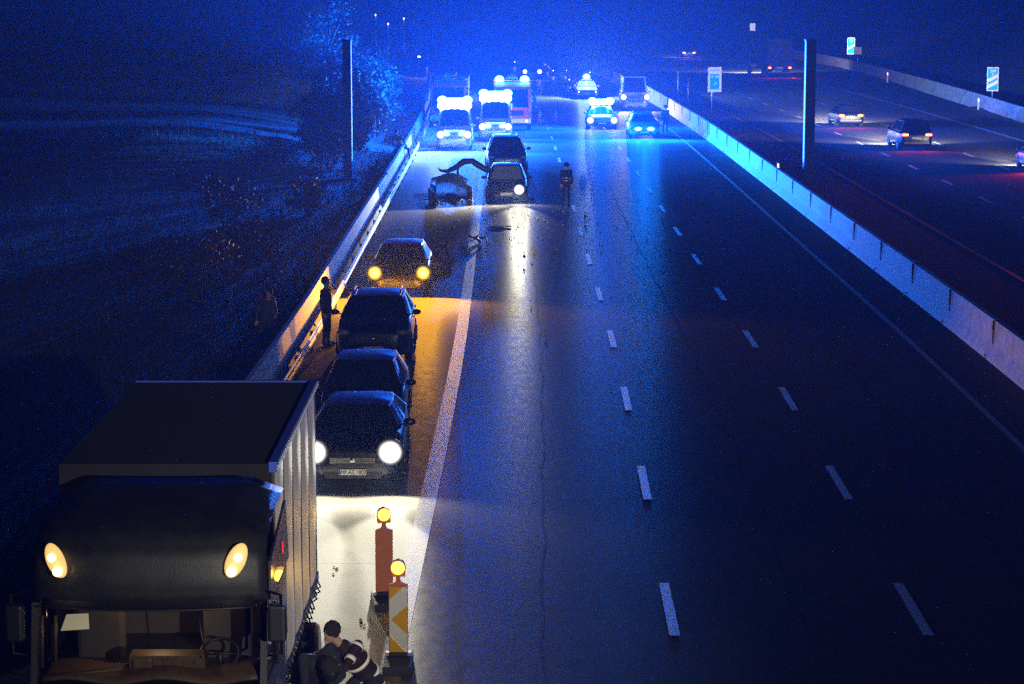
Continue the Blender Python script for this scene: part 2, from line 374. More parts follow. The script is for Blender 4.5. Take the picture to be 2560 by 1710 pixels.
# left retaining barrier (concrete) and the steel guard rail in front of it
b = MB()
sweep(b, [(-6.02, -0.05), (-5.66, -0.05), (-5.68, 0.10), (-5.80, 0.35), (-5.86, 1.02), (-6.00, 1.02)], 34, 330, 4)
o = tag(b.build('concrete_barrier', M['barrier'], bevel=0.015), 'long pale concrete wall along the left verge behind the guard rail', 'barrier')
g = thing('guard_rail', 'low galvanised guard rail running beside the hard shoulder', 'guard rail')
b = MB(); W = [(0, .30), (.03, .33), (.03, .39), (0, .44), (.03, .49), (.03, .55), (0, .58), (-.02, .58), (.01, .55), (.01, .49), (-.02, .44), (.01, .39), (.01, .33), (-.02, .30)]
sweep(b, [(p[0]-5.42, p[1]) for p in W], 34, 300, 4)
b.build('rail_beam', M['steel'], g)
for k in range(66):
    y = 35+4*k; x = -5.50+off(y)
    q = MB(); q.box(x-.05, x+.05, y-.03, y+.03, 0, .56); q.build('post', M['steel'], g)

# median concrete barrier, the right-hand wall
b = MB()
sweep(b, [(11.80, 0), (12.42, 0), (12.40, .08), (12.22, .34), (12.19, .98), (12.03, .98), (12.00, .34), (11.82, .08)], -10, 700, 4)
bar = tag(b.build('median_barrier', M['barrier'], bevel=0.012), 'long grey concrete median barrier lit white near the police cars', 'barrier')
for k in range(46):
    y = 22+6.0*k; x = off(y); b = MB()
    b.box(x+11.985, x+12.03, y-.006, y+.006, .36, .97); b.box(x+11.80, x+11.835, y-.012, y+.012, .01, .10); b.box(x+12.02, x+12.2, y-.012, y+.012, .97, .984)
    b.build('segment_joint', M['joint'], bar)
b = MB()
sweep(b, [(0, -.1), (.35, -.1), (.35, 1.15), (.12, 1.15)], 20, 500, 6, fx=wallx)
tag(b.build('retaining_wall', M['barrier'], bevel=0.02), 'grey concrete wall beyond the far edge line of the open carriageway', 'wall')

# haze: blue-tinted volume standing in for the lens veil around the lamps
b = MB(); b.box(-705, 705, -65, 1505, -1.2, 13.5)
hz = b.build('haze', None if False else M['glass'])
hz.data.materials.clear()
m = bpy.data.materials.new('veil_haze'); m.use_nodes = True; n = m.node_tree.nodes; n.clear()
out = n.new('ShaderNodeOutputMaterial'); pv = n.new('ShaderNodeVolumePrincipled')
pv.inputs['Color'].default_value = (.34, .50, 1.0, 1); pv.inputs['Density'].default_value = HAZE; pv.inputs['Anisotropy'].default_value = 0.45
m.node_tree.links.new(pv.outputs[0], out.inputs['Volume'])
hz.data.materials.append(m); tag(hz, 'thin blue-tinted haze imitating lens veil around the emergency lamps', kind='stuff')

# ------------------------------------------------------------------ cars
def lerp(a, b_, t): return a+(b_-a)*t
CAR = dict(L=4.5, W=1.80, hood=.80, base=1.25, belt=.94, roof=1.44, wt=2.0, rt=3.5, rb=4.15, tail=.98, cw=.58)
EST = dict(CAR, L=4.7, rt=4.3, rb=4.6, roof=1.46, tail=1.0)
HAT = dict(CAR, L=4.05, base=1.05, wt=1.75, rt=3.55, rb=3.95, roof=1.48)
SUV = dict(CAR, L=4.6, W=1.88, hood=1.0, base=1.15, belt=1.08, roof=1.72, wt=1.85, rt=4.1, rb=4.45, tail=1.1, cw=.62)
MPV = dict(CAR, L=4.6, W=1.86, hood=.98, base=.85, belt=1.05, roof=1.74, wt=1.75, rt=4.2, rb=4.5, tail=1.1, cw=.64)
VAN = dict(CAR, L=5.6, W=2.0, hood=1.12, base=.75, belt=1.32, roof=2.55, wt=1.55, rt=5.45, rb=5.55, tail=1.35, cw=.80)
def car(name, label, cat, x, y, P, pm, head='off', away=False, rz=0.0, plate=None, tails='off', group=None,
        doors=True, lamp_sp=None, lamp_z=None, rails=False, open_door=False, wreck=False):
    """x, y: middle of the end that faces the camera; the car stands on the road."""
    L, W = P['L'], P['W']; hw = W/2
    if away:
        loc = (x+L*math.sin(rz), y+L*math.cos(rz), 0); rot = math.pi+rz*-1
    else: loc = (x, y, 0); rot = rz
    root = thing(name, label, cat, loc, rot, group)
    hd, bl, tl = P['hood'], P['belt'], P['tail']
    S = [(0.0, .66, .34, hd-.26), (.04, .80, .25, hd-.16), (.14, .90, .20, hd-.08), (.35, .965, .18, hd-.02), (.75, .99, .18, hd+.05),
         (P['base'], 1.0, .18, bl-.02), (P['base']+.6, 1.0, .18, bl), (L*.6, 1.0, .18, bl+.01), (L-.7, 1.0, .19, tl-.01), (L-.25, .97, .21, tl-.03),
         (L-.08, .92, .24, tl-.08), (L-.02, .84, .28, tl-.16), (L, .72, .36, tl-.28)]
    b = MB(); vs = []; fs = []
    for (yy, wf, zb, zt) in S:
        w_ = wf*hw; h = zt-zb
        half = [(0, zb), (.75*w_, zb), (.93*w_, zb+.04), (w_*.99, zb+.14), (w_, zb+h*.45), (w_*.995, zb+h*.68), (w_*.975, zt-h*.14), (w_*.93, zt-.035), (w_*.82, zt), (w_*.45, zt+.022), (0, zt+.03)]
        ring = half+[(-p[0], p[1]) for p in half[-2:0:-1]]
        if wreck and yy < 1.0:
            k = (1-yy)*.9
            ring = [(p[0]*(1-.10*k)+.05*math.sin(p[1]*11+yy*9)*k, p[1]+.10*k*math.sin(p[0]*6+yy*5)) for p in ring]
        vs += [(p[0], yy+(0.35*max(0, -p[0]/hw-.0)*(1-yy) if wreck and yy < 1 else 0), p[1]) for p in ring]
    n_ = 20
    for i in range(len(S)-1):
        for j in range(n_): fs.append((i*n_+j, i*n_+(j+1) % n_, (i+1)*n_+(j+1) % n_, (i+1)*n_+j))
    fs += [tuple(range(n_)), tuple(range(len(vs)-1, len(vs)-n_-1, -1))]
    b.add(vs, fs, True); b.build('body', pm, root)
    # cabin
    zb = bl-.02; zr = P['roof']; wb = hw*.93; wt = P['cw']*1.03; yb, yt, rt, rb = P['base'], P['wt'], P['rt'], P['rb']
    def front(u, v): return (lerp(wb, wt, v)*(2*u-1), lerp(yb, yt, v)-.10+.16*(2*u-1)**2+.03*math.sin(v*3.1), lerp(zb, zr-.04, v))
    def rear(u, v): return (lerp(wb, wt, v)*(1-2*u), lerp(rb, rt, v)+.06-.10*(2*u-1)**2, lerp(zb, zr-.05, v))
    def side(s):
        def f(u, v):
            y0 = lerp(yb, yt, v)+.06; y1 = lerp(rb, rt, v)-.04
            return (s*(lerp(wb, wt, v)+.035*math.sin(math.pi*u)*1), lerp(y0, y1, u), lerp(zb, zr-.045, v))
        return f
    def roof(u, v):
        yy = lerp(yt-.10+.16*(2*u-1)**2, rt+.06-.10*(2*u-1)**2, v); e = 1-(2*u-1)**4
        xw = wt+.035*math.sin(math.pi*v)
        return (xw*(2*u-1), yy, zr-.05+.05*e*(math.sin(math.pi*min(1, max(0, v*.9+.08)))**.5))
    b = MB(); b.grid(front, 10, 5); b.grid(rear, 10, 5); b.grid(side(1), 8, 5); b.grid(side(-1), 8, 5); b.grid(roof, 10, 8)
    b.build('roof', pm, root)
    def sub_(f, u0, u1, v0, v1, nx, ny, nz):
        def g_(u, v):
            p = f(lerp(u0, u1, u), lerp(v0, v1, v)); return (p[0]+nx, p[1]+ny, p[2]+nz)
        return g_
    MB().grid(sub_(front, .06, .94, .05, .93, 0, -.012, .008), 10, 5).build('windscreen', M['crack'] if wreck else M['glass'], root)
    MB().grid(sub_(rear, .09, .91, .12, .9, 0, .012, .008), 10, 5).build('rear_window', M['glass'], root)
    for s in (1, -1):
        MB().grid(sub_(side(s), .08, .47, .1, .9, s*.012, 0, 0), 5, 3).build('side_window', M['glass'], root)
        MB().grid(sub_(side(s), .52, .92, .1, .9, s*.012, 0, 0), 5, 3).build('side_window', M['glass'], root)
        # mirror
        q = MB(); q.ell((s*(hw+.10), yb+.42, bl+.06), (.12, .06, .075), 10, 6); q.tube([(s*(hw-.08), yb+.48, bl), (s*(hw+.06), yb+.43, bl+.03)], .02, 6)
        q.build('wing_mirror', pm, root)
        for yw in (.85, L-.9):
            q = MB(); q.lathe([(.30, .0), (.325, .02), (.33, .06), (.33, .17), (.31, .2)], 20, 'x', (0, 0, 0))
            q.v = [(s*(hw-.19+v[0]), yw+v[1], .33+v[2]) for v in q.v]
            wh = q.build('wheel', M['rubber'], root)
            q = MB(); q.lathe([(.05, .215), (.20, .205), (.22, .19), (.22, .18)], 16, 'x')
            for a in range(5):
                t = a*2*math.pi/5; q.tube([(.212, .04*math.cos(t), .04*math.sin(t)), (.212, .2*math.cos(t), .2*math.sin(t))], .022, 5)
            q.v = [(s*(hw-.19+v[0]), yw+v[1], .33+v[2]) for v in q.v]
            q.build('rim', M['rim'], wh)
            q = MB(); q.lathe([(.37, -.03), (.375, .006), (.36, .010)], 22, 'x')
            q.v = [(s*(hw+v[0]-.002), yw+v[1], max(.19, .35+v[2])) for v in q.v]
            q.build('wheel_arch', M['black'], root)
        if doors:
            q = MB(); q.box(s*(hw-.01), s*(hw+.018), yb+1.25, yb+1.42, bl-.2, bl-.17); q.build('door_handle', pm, root)
        if rails:
            q = MB(); q.tube([(s*(wt-.06), yt+.25, zr-.01), (s*(wt-.05), yt+.4, zr+.05), (s*(wt-.05), rt-.4, zr+.05), (s*(wt-.06), rt-.2, zr-.01)], .018, 6); q.build('roof_rail', M['chrome'], root)
    # front face
    sp = (lamp_sp or W*.77)/2; lz = lamp_z or hd-.20
    hy = .035
    for s in (1, -1):
        if wreck and s == -1: continue
        q = MB(); q.ell((s*sp, .14, lz), (.20, .16, .085), 14, 8)
        lamp = q.build('headlamp', M['lens_off'], root)
        if head in ('white', 'yellow', 'dim', 'wide'):
            e = {'yellow': M['e_yellow']}.get(head, M['e_white'])
            rr = {'white': .27, 'yellow': .26, 'dim': .07, 'wide': .10}[head]
            q = MB(); q.lathe([(rr*.3, -.045), (rr*.7, -.035), (rr, -.01), (rr, .03)], 16, 'y', (s*sp, .0, lz)); q.build('bulb', e, lamp)  # disc wider than a real lamp, its glow stands in for glare
    if head != 'off':
        pass
    q = MB(); gw = sp-.26
    pts = [(-gw, hd-.30), (gw, hd-.30), (gw*.9, hd-.44), (-gw*.9, hd-.44)]
    q.prism(pts, -.006, .05); gr = q.build('grille', M['black'], root)
    q = MB()
    for k in range(3): q.box(-gw*.94, gw*.94, -.016, -.007, hd-.335-.036*k, hd-.325-.036*k)
    q.ell((0, -.012, hd-.36), (.055, .012, .055), 12, 6); q.build('grille_bar', M['chrome'], gr)
    q = MB(); q.prism([(-hw*.62, .40), (hw*.62, .40), (hw*.56, .27), (-hw*.56, .27)], -.008, .05); q.build('bumper_intake', M['black'], root)
    # rear face
    for s in (1, -1):
        q = MB(); q.ell((s*(hw-.25), L-.06, tl-.19), (.23, .13, .085), 12, 8)
        tlm = q.build('tail_lamp', M['e_red'] if tails != 'off' else M['red_lens'], root)
        if tails != 'off':
            q = MB(); q.box(s*(hw-.44), s*(hw-.13), L+.055, L+.08, tl-.24, tl-.14); q.build('bulb', M['e_redhot'], tlm, bevel=.01)
    q = MB(); q.box(-hw*.8, hw*.8, L-.03, L+.035, .38, .52); q.build('rear_bumper', pm, root, bevel=.02)
    # plates
    pz = .40
    for (py, d) in ((-.03, -1), (L+.012, 1)):
        if d == 1 and not away: pass
        q = MB(); q.box(-.26, .26, py-.006, py+.006, pz-.055 if d < 0 else .66, pz+.055 if d < 0 else .77); p_ = q.build('number_plate', M['plate'], root)
        if plate and d == -1:
            q = MB(); q.box(-.258, -.222, py-.008, py-.0065, pz-.052, pz+.052); q.build('country_band', M['plate_blue'], p_)
            q = shift(text_mb(plate, .118, .80), .018, py-.0075, pz); q.build('lettering', M['ink'], p_)
    return root
def beams(root, P, kind, power, sp=None, lz=None, col=WHITE, only=None, down=.16, hot=.45, size=46, wide_size=150):
    sp = (sp or P['W']*.77)/2; lz = lz or P['hood']-.20
    for s in (1, -1):
        if only and s != only: continue
        spot(root, (s*sp, -.10, lz), (0, -1, -down), power*hot, col, size, 1.0, .05)
        spot(root, (s*sp, -.10, lz), (0, -1, -.10), power*(1-hot), col, wide_size, .7, .05)

def fo(x, y): return x+off(y)-off(40)
# --- the queue on the hard shoulder
c = car('estate_car', 'dark estate car with both white headlights blazing, nearest on the shoulder', 'car', -3.0, 42.3, dict(HAT, L=3.9, W=1.84, hood=.98, belt=1.04, base=.95, wt=1.55, rt=3.1, rb=3.75, roof=1.43, tail=1.05), M['p_black'], 'white', plate='HF AZ 1809', group='cars stopped on the hard shoulder', lamp_sp=1.42)
beams(c, dict(EST, hood=.98), 'w', 300000, sp=1.42, down=.12, hot=.90, size=34)
c = car('hatchback', 'unlit black hatchback tucked behind the blazing headlights car', 'car', -3.18, 47.2, dict(HAT, rt=3.25), M['p_black'], group='cars stopped on the hard shoulder')
c = car('people_carrier', 'unlit dark people carrier with white number plate ahead of the yellow lamps', 'car', -3.50, 57.0, dict(HAT, L=4.1, W=1.9, hood=1.0, belt=1.08, base=.95, rt=3.35, rb=3.8, roof=1.55, cw=.64, tail=1.1), M['p_black'], plate='HB VM 819', group='cars stopped on the hard shoulder', rails=True)
yc = car('saloon_car', 'car with two yellow fog lamps on and its driver door standing open', 'car', -3.45, 69.6, CAR, M['p_brown'], 'yellow', plate='HB DL 304', group='cars stopped on the hard shoulder', lamp_sp=1.48, lamp_z=.74, rz=R(0))
beams(yc, CAR, 'y', 11000, sp=1.48, lz=.74, col=YEL, down=.12, hot=.3, size=90)
# open door of the yellow-lamp car (driver side, image right)
dr = MB(); mt = Matrix.Translation((.90, 1.45, 0)) @ Matrix.Rotation(R(-34), 4, 'Z')
dr.box(0, .05, 0, 1.05, .30, .92, mt); d_ = dr.build('door', mat('lit_door_paint', (.30, .17, .07), .4, var=.1), yc, bevel=.02)  # lighter copy of the body paint, amber glow put into its colour
fr = MB(); pts = [(.02, .02, .92), (-.06, .35, 1.28), (-.10, .60, 1.38), (-.10, .92, 1.36), (.0, 1.04, .92)]
fr.tube([mt @ Vector(p) for p in pts], .04, 6); fr.build('window_frame', M['black'], d_)
gl = MB(); gl.add([mt @ Vector(p) for p in pts], [(0, 1, 2, 3, 4)]); gl.build('window_pane', M['clear'], d_)
# --- the crash
wr = car('wrecked_car', 'wrecked dark car with one glaring headlamp and crumpled bonnet', 'car', -.24, 99.6, dict(CAR, roof=1.56), M['p_blue'], 'white', wreck=True, group='crashed cars', lamp_sp=1.1)
beams(wr, CAR, 'w', 1500000, sp=1.1, only=1, down=.16, hot=.975, size=28)
spot(wr, (.55, -.15, .62), (-.9, -1, .02), 420000, WHITE, 75, 1.0, .05)
sv = car('sport_utility_car', 'unlit black hatch SUV standing right behind the wrecked car', 'car', -.22, 115.5, dict(SUV, W=2.05, roof=1.78), M['p_black'], group='crashed cars', rz=R(2), rails=True)
# crushed compact car beside it: dome of roof and shattered windscreen over a mangled nose
cw = thing('crushed_car', 'crushed small car with shattered dome-like windscreen beside the wrecked car', 'car', (-2.55, 98.3, 0), R(6), 'crashed cars')
rnd = random.Random(4)
def crumple(v, a=.06, k=5):
    return (v[0]+a*math.sin(k*v[1]+3*v[2]), v[1]+a*math.sin(k*v[0]+4*v[2]+1), v[2]+a*.7*math.sin(k*v[0]*1.3+k*v[1]))
q = MB(); q.grid(lambda u, v: crumple((lerp(-.80, .80, u)*(1-.25*v), .25+1.0*v+.3*(2*u-1)**2, .35+.95*math.sin(v*1.45)*(1-.22*(2*u-1)**2)), .03), 14, 10)
q.build('windscreen', M['crack'], cw, solid=.02)
q = MB(); q.grid(lambda u, v: crumple((lerp(-.78, .78, u), 1.15+1.6*v, 1.30*(1-.18*(2*u-1)**2)-.35*v*v), .05), 12, 8); q.build('roof', M['crack'], cw, solid=.03)
q = MB()
for s in (-1, 1):
    q.grid(lambda u, v: crumple((s*(.84-.05*v), -.1+2.8*u, .12+.75*v*(1-.2*u)), .06), 12, 5)
q.grid(lambda u, v: crumple((lerp(-.8, .8, u), 2.75, .15+.4*v), .05), 8, 4)
q.build('body', M['crush'], cw, solid=.03)
q = MB(); q.grid(lambda u, v: crumple((lerp(-.85, .85, u), -.35+.65*v, .22+.22*math.sin(u*9+v*3)*.5+.2*v), .09, 9), 16, 8); q.build('bonnet', M['crush'], cw, solid=.025)
q = MB()
for k in range(9):
    a = rnd.uniform(-.75, .6); q.tube([(a, -.3, .1), (a+rnd.uniform(-.2, .2), .0, rnd.uniform(.2, .45)), (a+rnd.uniform(-.3, .3), .3, .4)], .03, 5)
q.build('engine_parts', M['dark_steel'], cw)
for s in (-1, 1):
    q = MB(); q.lathe([(.29, 0), (.31, .04), (.31, .15), (.29, .18)], 18, 'x'); q.v = [(s*.80+v[0]-.09, 2.1+v[1], .31+v[2]) for v in q.v]; q.build('wheel', M['rubber'], cw)
    q = MB(); q.lathe([(.27, 0), (.29, .04), (.29, .15), (.27, .18)], 18, 'x'); q.v = [(s*.78+v[0]-.09, .25+v[1], .29+v[2]) for v in q.v]; q.build('wheel', M['rubber'], cw)
# torn bumper arching over it
q = MB(); P_ = [(-3.50, 0, 1.42), (-3.38, 0, 1.30), (-3.1, 0, 1.27), (-2.75, .02, 1.42), (-2.35, .05, 1.70), (-2.0, .06, 1.72), (-1.7, .05, 1.52), (-1.35, .05, 1.33), (-1.05, .1, 1.25)]
q.tube([(x+off(100), 101.2+y, z) for x, y, z in P_], [.02, .06, .09, .12, .14, .13, .14, .13, .10], 8, flat=1.0)
P2 = [(-2.62, 101.2, 1.45), (-2.65, 101.1, .5), (-2.7, 101.0, .05)]
q.tube([(x+off(100), y, z) for x, y, z in P2], .05, 6); q.tube([(-1.2+off(100), 101.2, 1.25), (-1.3+off(100), 101.1, .05)], .05, 6)
tag(q.build('torn_bumper', M['black']), 'torn curved bumper arching above the crushed small car', 'bumper')
# debris on the road
q = MB()
for a in range(3):
    t = a*2.1+.3
    q.tube([(0, 0, .12), (.28*math.cos(t), .28*math.sin(t), .16), (.48*math.cos(t+.3), .48*math.sin(t+.3), .30 if a else .05)], [.07, .09, .02], 6, flat=.45)
q.tube([(0, 0, .1), (-.35, -.5, .05), (-.55, -1.1, .03)], .02, 5); q.tube([(0, 0, .12), (.12, -.35, .04)], [.06, .05], 5)
o = tag(q.build('broken_bracket', M['black']), 'dark broken car bracket lying on the white edge line', 'car debris'); o.location = (-1.3, 84.6, .01)
q = MB(); q.tube([(-.32*math.cos(a*.42)*1.0, .30*math.sin(a*.42), .03) for a in range(14)]+[(.45, .45, .03), (.6, .3, .03)], .022, 5)
o = tag(q.build('rubber_strip', M['black']), 'thin looped strip of rubber lying in the headlamp pool', 'car debris'); o.location = (-.62, 89.3, .01)
q = MB(); q.tube([(-.35, 0, .03), (0, .05, .06), (.5, 0, .04)], [.05, .09, .03], 6, flat=.4)
o = tag(q.build('torn_trim', M['black']), 'flat torn trim piece left of the crushed car', 'car debris'); o.location = (-3.75, 100.6, .02)
q = MB(); q.tube([(-.4, 0, .03), (.4, 0.03, .03)], .025, 5)
o = tag(q.build('trim_rod', M['black']), 'thin straight rod lying on the bright shoulder', 'car debris'); o.location = (-4.0, 103.6, .01)
rnd = random.Random(9); q = MB()
for k in range(420):
    x = rnd.gauss(-.3, 2.6); y = rnd.gauss(93, 7)
    if not (-5 < x < 6.5 and 74 < y < 120): continue
    s = rnd.uniform(.008, .035)*(1 if rnd.random() < .93 else 2.4); a = rnd.uniform(0, 6.3)
    q.add([(x+s*math.cos(a+t), y+s*math.sin(a+t)*1.3, .012+(.03*rnd.random() if t else s*.9)) for t in (0, 2.0, 4.1)]+[(x, y, .006)], [(0, 1, 2), (0, 1, 3), (1, 2, 3), (0, 2, 3)])
tag(q.build('debris', M['crack']), 'small splinters of glass scattered over the lanes', kind='stuff')
q = MB()
for k in range(60):
    x = rnd.gauss(-1.0, 2.2); y = rnd.gauss(92, 9)
    if not (-5 < x < 6 and 34 < y < 125): continue
    s = rnd.uniform(.02, .07); a = rnd.uniform(0, 3)
    q.add([(x+s*math.cos(a+t), y+1.4*s*math.sin(a+t), .01+.03*rnd.random()) for t in (0, 1.4, 3.0, 4.6)]+[(x, y, .05)], [(0, 1, 4), (1, 2, 4), (2, 3, 4), (3, 0, 4)])
for x, y in [(-3.9, 35.3), (-3.2, 31.4), (-3.6, 39.8), (-2.2, 33.4), (-4.2, 33), (-2.9, 36.6)]:
    for k in range(5):
        a = rnd.uniform(0, 6); s = rnd.uniform(.012, .04); xx = x+rnd.gauss(0, .08); yy = y+rnd.gauss(0, .12)
        q.add([(xx+s*math.cos(a+t), yy+1.5*s*math.sin(a+t), .012) for t in (0, 1.4, 3.0, 4.6)]+[(xx, yy, .03)], [(0, 1, 4), (1, 2, 4), (2, 3, 4), (3, 0, 4)])
tag(q.build('litter', M['black']), 'dark crumbs and fragments on the road', kind='stuff')

# --- emergency vehicles
def beacon_bar(root, w_, y, z, lit=True, power=16000, n_=2, col=BLUE, name='light_bar', full=False):
    q = MB(); q.box(-w_/2, w_/2, y-.12, y+.12, z-.02, z+.05); bb = q.build(name, M['black'], root, bevel=.02)
    if full:
        q = MB(); q.tube([(-w_/2, y-.06, z+.16), (w_/2, y-.06, z+.20)], .20, 14); q.build('glowing_tube', M['e_blue'], bb)  # oversized tube, the blown-out glare is put into its glow
    for s in ([-1, 1] if n_ == 2 else [0]):
        cx = s*(w_/2-.18); q = MB(); q.ell((cx, y, z+.24), (.30, .22, .24), 18, 12)  # dome enlarged to imitate the lamp's glare
        q.build('blue_dome', M['e_blue'] if lit else M['glass'], bb)
        if lit: point(root, (cx, y-.32, z+.42), power, col, .10)
    return bb
def grille_flash(root, P, sp, z, power):
    for s in (-1, 1):
        q = MB(); q.ell((s*sp, -.05, z), (.20, .05, .12), 14, 8); q.build('grille_flasher', M['e_blue'], root)  # flasher enlarged so its glowing shape stands in for glare
        spot(root, (s*sp, -.16, z), (0, -1, -.12), power*1.0, (.006, .19, 1.0), 160, .6, .05)
vn = car('rescue_van', 'rescue van drowned in white and cyan light on the shoulder', 'van', -3.3, 131.2, VAN, M['p_white'], 'white', group='emergency vehicles')
spot(vn, (-.8, -.15, .95), (-.25, -1, -.04), 1400000, WHITE, 34, 1.0, .05)
beacon_bar(vn, 1.8, 1.9, 2.55, power=42000, full=True); grille_flash(vn, VAN, .45, .98, 60000)
beams(vn, VAN, 'w', 260000, down=.40, hot=.8, size=80)
vn2 = car('ambulance', 'ambulance with blue lamps glaring beside the rescue van', 'van', -1.0, 138.5, dict(VAN, roof=2.6), M['p_white'], 'white', group='emergency vehicles')
beacon_bar(vn2, 1.8, 1.9, 2.6, power=34000, full=True); grille_flash(vn2, VAN, .45, .98, 12000)
beams(vn2, VAN, 'w', 160000, down=.40, hot=.8, size=80)
def fire_engine(name, label, x, y, lit):
    t = thing(name, label, 'fire engine', (x, y, 0), 0, 'emergency vehicles')
    q = MB(); q.prism([(0, .45), (0, 1.35), (.12, 2.75), (.3, 3.0), (2.0, 3.05), (2.0, .45)], -1.22, 1.22, 'x'); q.build('cab', M['p_red'], t, bevel=.06)
    q = MB(); q.box(-1.25, 1.25, 2.05, 7.8, .55, 3.2); q.build('body', M['p_red'], t, bevel=.04)
    q = MB(); mt = Matrix(); q.add([(-1.08, -.012+.0, 1.48), (1.08, -.012, 1.48), (1.02, .10, 2.66), (-1.02, .10, 2.66)], [(0, 1, 2, 3)]); q.build('windscreen', M['glass'], t, solid=.01)
    q = MB(); q.box(-1.24, 1.24, -.12, .0, .45, .80); q.build('bumper', M['p_white'], t, bevel=.03)
    q = MB(); q.box(-.75, .75, -.02, 0.01, .95, 1.3); q.build('grille', M['black'], t)
    for s in (-1, 1):
        q = MB(); q.lathe([(.06, -.16), (.11, -.14), (.12, -.11)], 14, 'y', (s*.95, 0, .62)); q.build('headlamp', M['e_white'] if lit else M['lens_off'], t)
        q = MB(); q.tube([(s*1.2, .1, 2.6), (s*1.45, -.1, 2.5), (s*1.45, -.1, 2.1)], .025, 6); q.box(s*1.45-.1, s*1.45+.1, -.16, -.08, 1.75, 2.2); q.build('mirror', M['black'], t)
        q = MB(); q.add([(s*1.226, .35, 1.5), (s*1.226, 1.5, 1.5), (s*1.226, 1.5, 2.6), (s*1.226, .5, 2.6)], [(0, 1, 2, 3)]); q.build('side_window', M['glass'], t, solid=.006)
        for yy in (1.1, 6.0):
            q = MB(); q.lathe([(.45, 0), (.5, .04), (.5, .26), (.45, .3)], 20, 'x'); q.v = [(s*1.12+v[0]-.15, yy+v[1], .5+v[2]) for v in q.v]; q.build('wheel', M['rubber'], t)
        q = MB()
        for k in range(9): q.box(s*1.25, s*1.262, 2.4, 5.0, 1.1+.2*k, 1.26+.2*k)
        q.build('roller_shutter', M['steel'], t)
    q = MB()
    for s in (-.35, .35): q.box(s-.03, s+.03, 1.5, 7.6, 3.28, 3.34)
    for k in range(14): q.box(-.32, .32, 1.7+.42*k, 1.74+.42*k, 3.29, 3.33)
    q.build('ladder', M['steel'], t)
    beacon_bar(t, 2.0, .8, 3.03, lit=lit, power=12000)
    return t
def glare_discs(root, w_, n_, y, z, r_):  # glowing discs added in a row to imitate blown-out glare
    for k in range(n_):
        x = -w_/2+w_*k/(n_-1); q = MB(); q.lathe([(r_*.3, -.05), (r_*.8, -.04), (r_, -.01), (r_, .05)], 16, 'y', (x, y, z)); q.build('glare_disc', M['e_cyan'], root)
glare_discs(vn, 1.5, 5, 1.35, 2.50, .24); glare_discs(vn2, 1.5, 5, 1.35, 2.55, .24)
fe = fire_engine('fire_engine', 'fire engine standing behind the ambulance, right side by the empty lane', .0, 149.5, True)
fe2 = fire_engine('fire_engine', 'dark fire engine behind the rescue van next to the left guard rail', -4.2, 152.5, False)
pa = car('police_car', 'police estate with cyan grille flashers close to the median barrier', 'police car', 8.15, 141.5, dict(EST, W=1.85), M['p_silver'], group='emergency vehicles', rails=True)
grille_flash(pa, EST, .38, .60, 50000)
q = MB(); q.box(-.6, .6, 2.1, 2.32, 1.49, 1.60); q.build('light_bar', M['sign_white'], pa, bevel=.03)
pb = car('police_car', 'silver police car with glaring blue roof beacons in the middle lane', 'police car', 5.9, 150.5, dict(EST, W=1.9), M['p_silver'], 'white', group='emergency vehicles', lamp_sp=1.55)
glare_discs(pb, 1.1, 4, 2.0, 1.68, .2)
beacon_bar(pb, 1.5, 2.2, 1.5, power=44000, full=True)
beams(pb, EST, 'w', 60000, sp=1.55, down=.3, hot=.7, size=80)
pd = car('police_van', 'van with two dazzling headlights behind the police cars', 'van', 9.2, 172, VAN, M['p_white'], 'white', group='emergency vehicles', lamp_sp=1.75, lamp_z=1.05)
beams(pd, VAN, 'w', 260000, sp=1.75, lz=1.05, down=.08, hot=.6, size=60)
pc = car('rescue_car', 'car with a single bright roof beacon behind the silver police car', 'car', 6.2, 190, EST, M['p_silver'], 'dim', group='emergency vehicles')
beacon_bar(pc, .9, 2.2, 1.5, power=14000, n_=1, col=(.5, .8, 1))
# --- the queue far behind
far = [(2.0, 228, SUV, 'p_black', 'white', 'car with glaring headlight just right of the fire engine', 12000),
       (4.9, 236, CAR, 'p_grey', 'dim', 'dark saloon waiting first in the middle lane queue', 4000),
       (6.0, 214, HAT, 'p_silver', 'dim', 'silver hatchback waiting behind the rescue car', 5000),
       (4.6, 248, EST, 'p_blue', 'dim', 'navy estate waiting second in the middle lane queue', 3000),
       (1.0, 262, CAR, 'p_silver', 'dim', 'silver saloon at the back of the near lane queue', 2000),
       (6.9, 226, SUV, 'p_grey', 'dim', 'grey SUV waiting in the outer lane queue', 4000)]
for x, y, P, pm, hd_, lb, pw in far:
    c = car('queued_car', lb, 'car', x, y, P, M[pm], hd_, group='cars queueing behind the crash', rz=R(3))
    beams(c, P, 'w', pw, hot=.3, size=60, down=.1)

# --- traffic driving away on the open carriageway
def taillight(root, P, power=500, head=330000):
    L = P['L']; hw = P['W']/2
    for s in (-1, 1): spot(root, (s*(hw-.24), L+.14, P['tail']-.2), (0, 1, -.3), power, RED, 160, .7, .06)
    for s in (-1, 1):
        spot(root, (s*P['W']*.38, -.10, P['hood']-.2), (0, -1, -.035), head*5, (1, .92, .72), 26, 1, .05)
        spot(root, (s*P['W']*.38, -.10, P['hood']-.2), (0, -1, -.2), head*.5, (1, .92, .72), 150, .8, .05)
ac = car('saloon_car', 'dark saloon driving away with red tail lights, farther of the lane pair', 'car', 22.45, 152.5, CAR, M['p_black'], away=True, tails='on', group='cars driving away', rz=R(-1)); taillight(ac, CAR)
as_ = car('sport_utility_car', 'dark SUV driving away with its left flank lit blue', 'car', 23.1, 131.2, SUV, M['p_black'], away=True, tails='on', group='cars driving away', rz=R(-1)); taillight(as_, SUV)
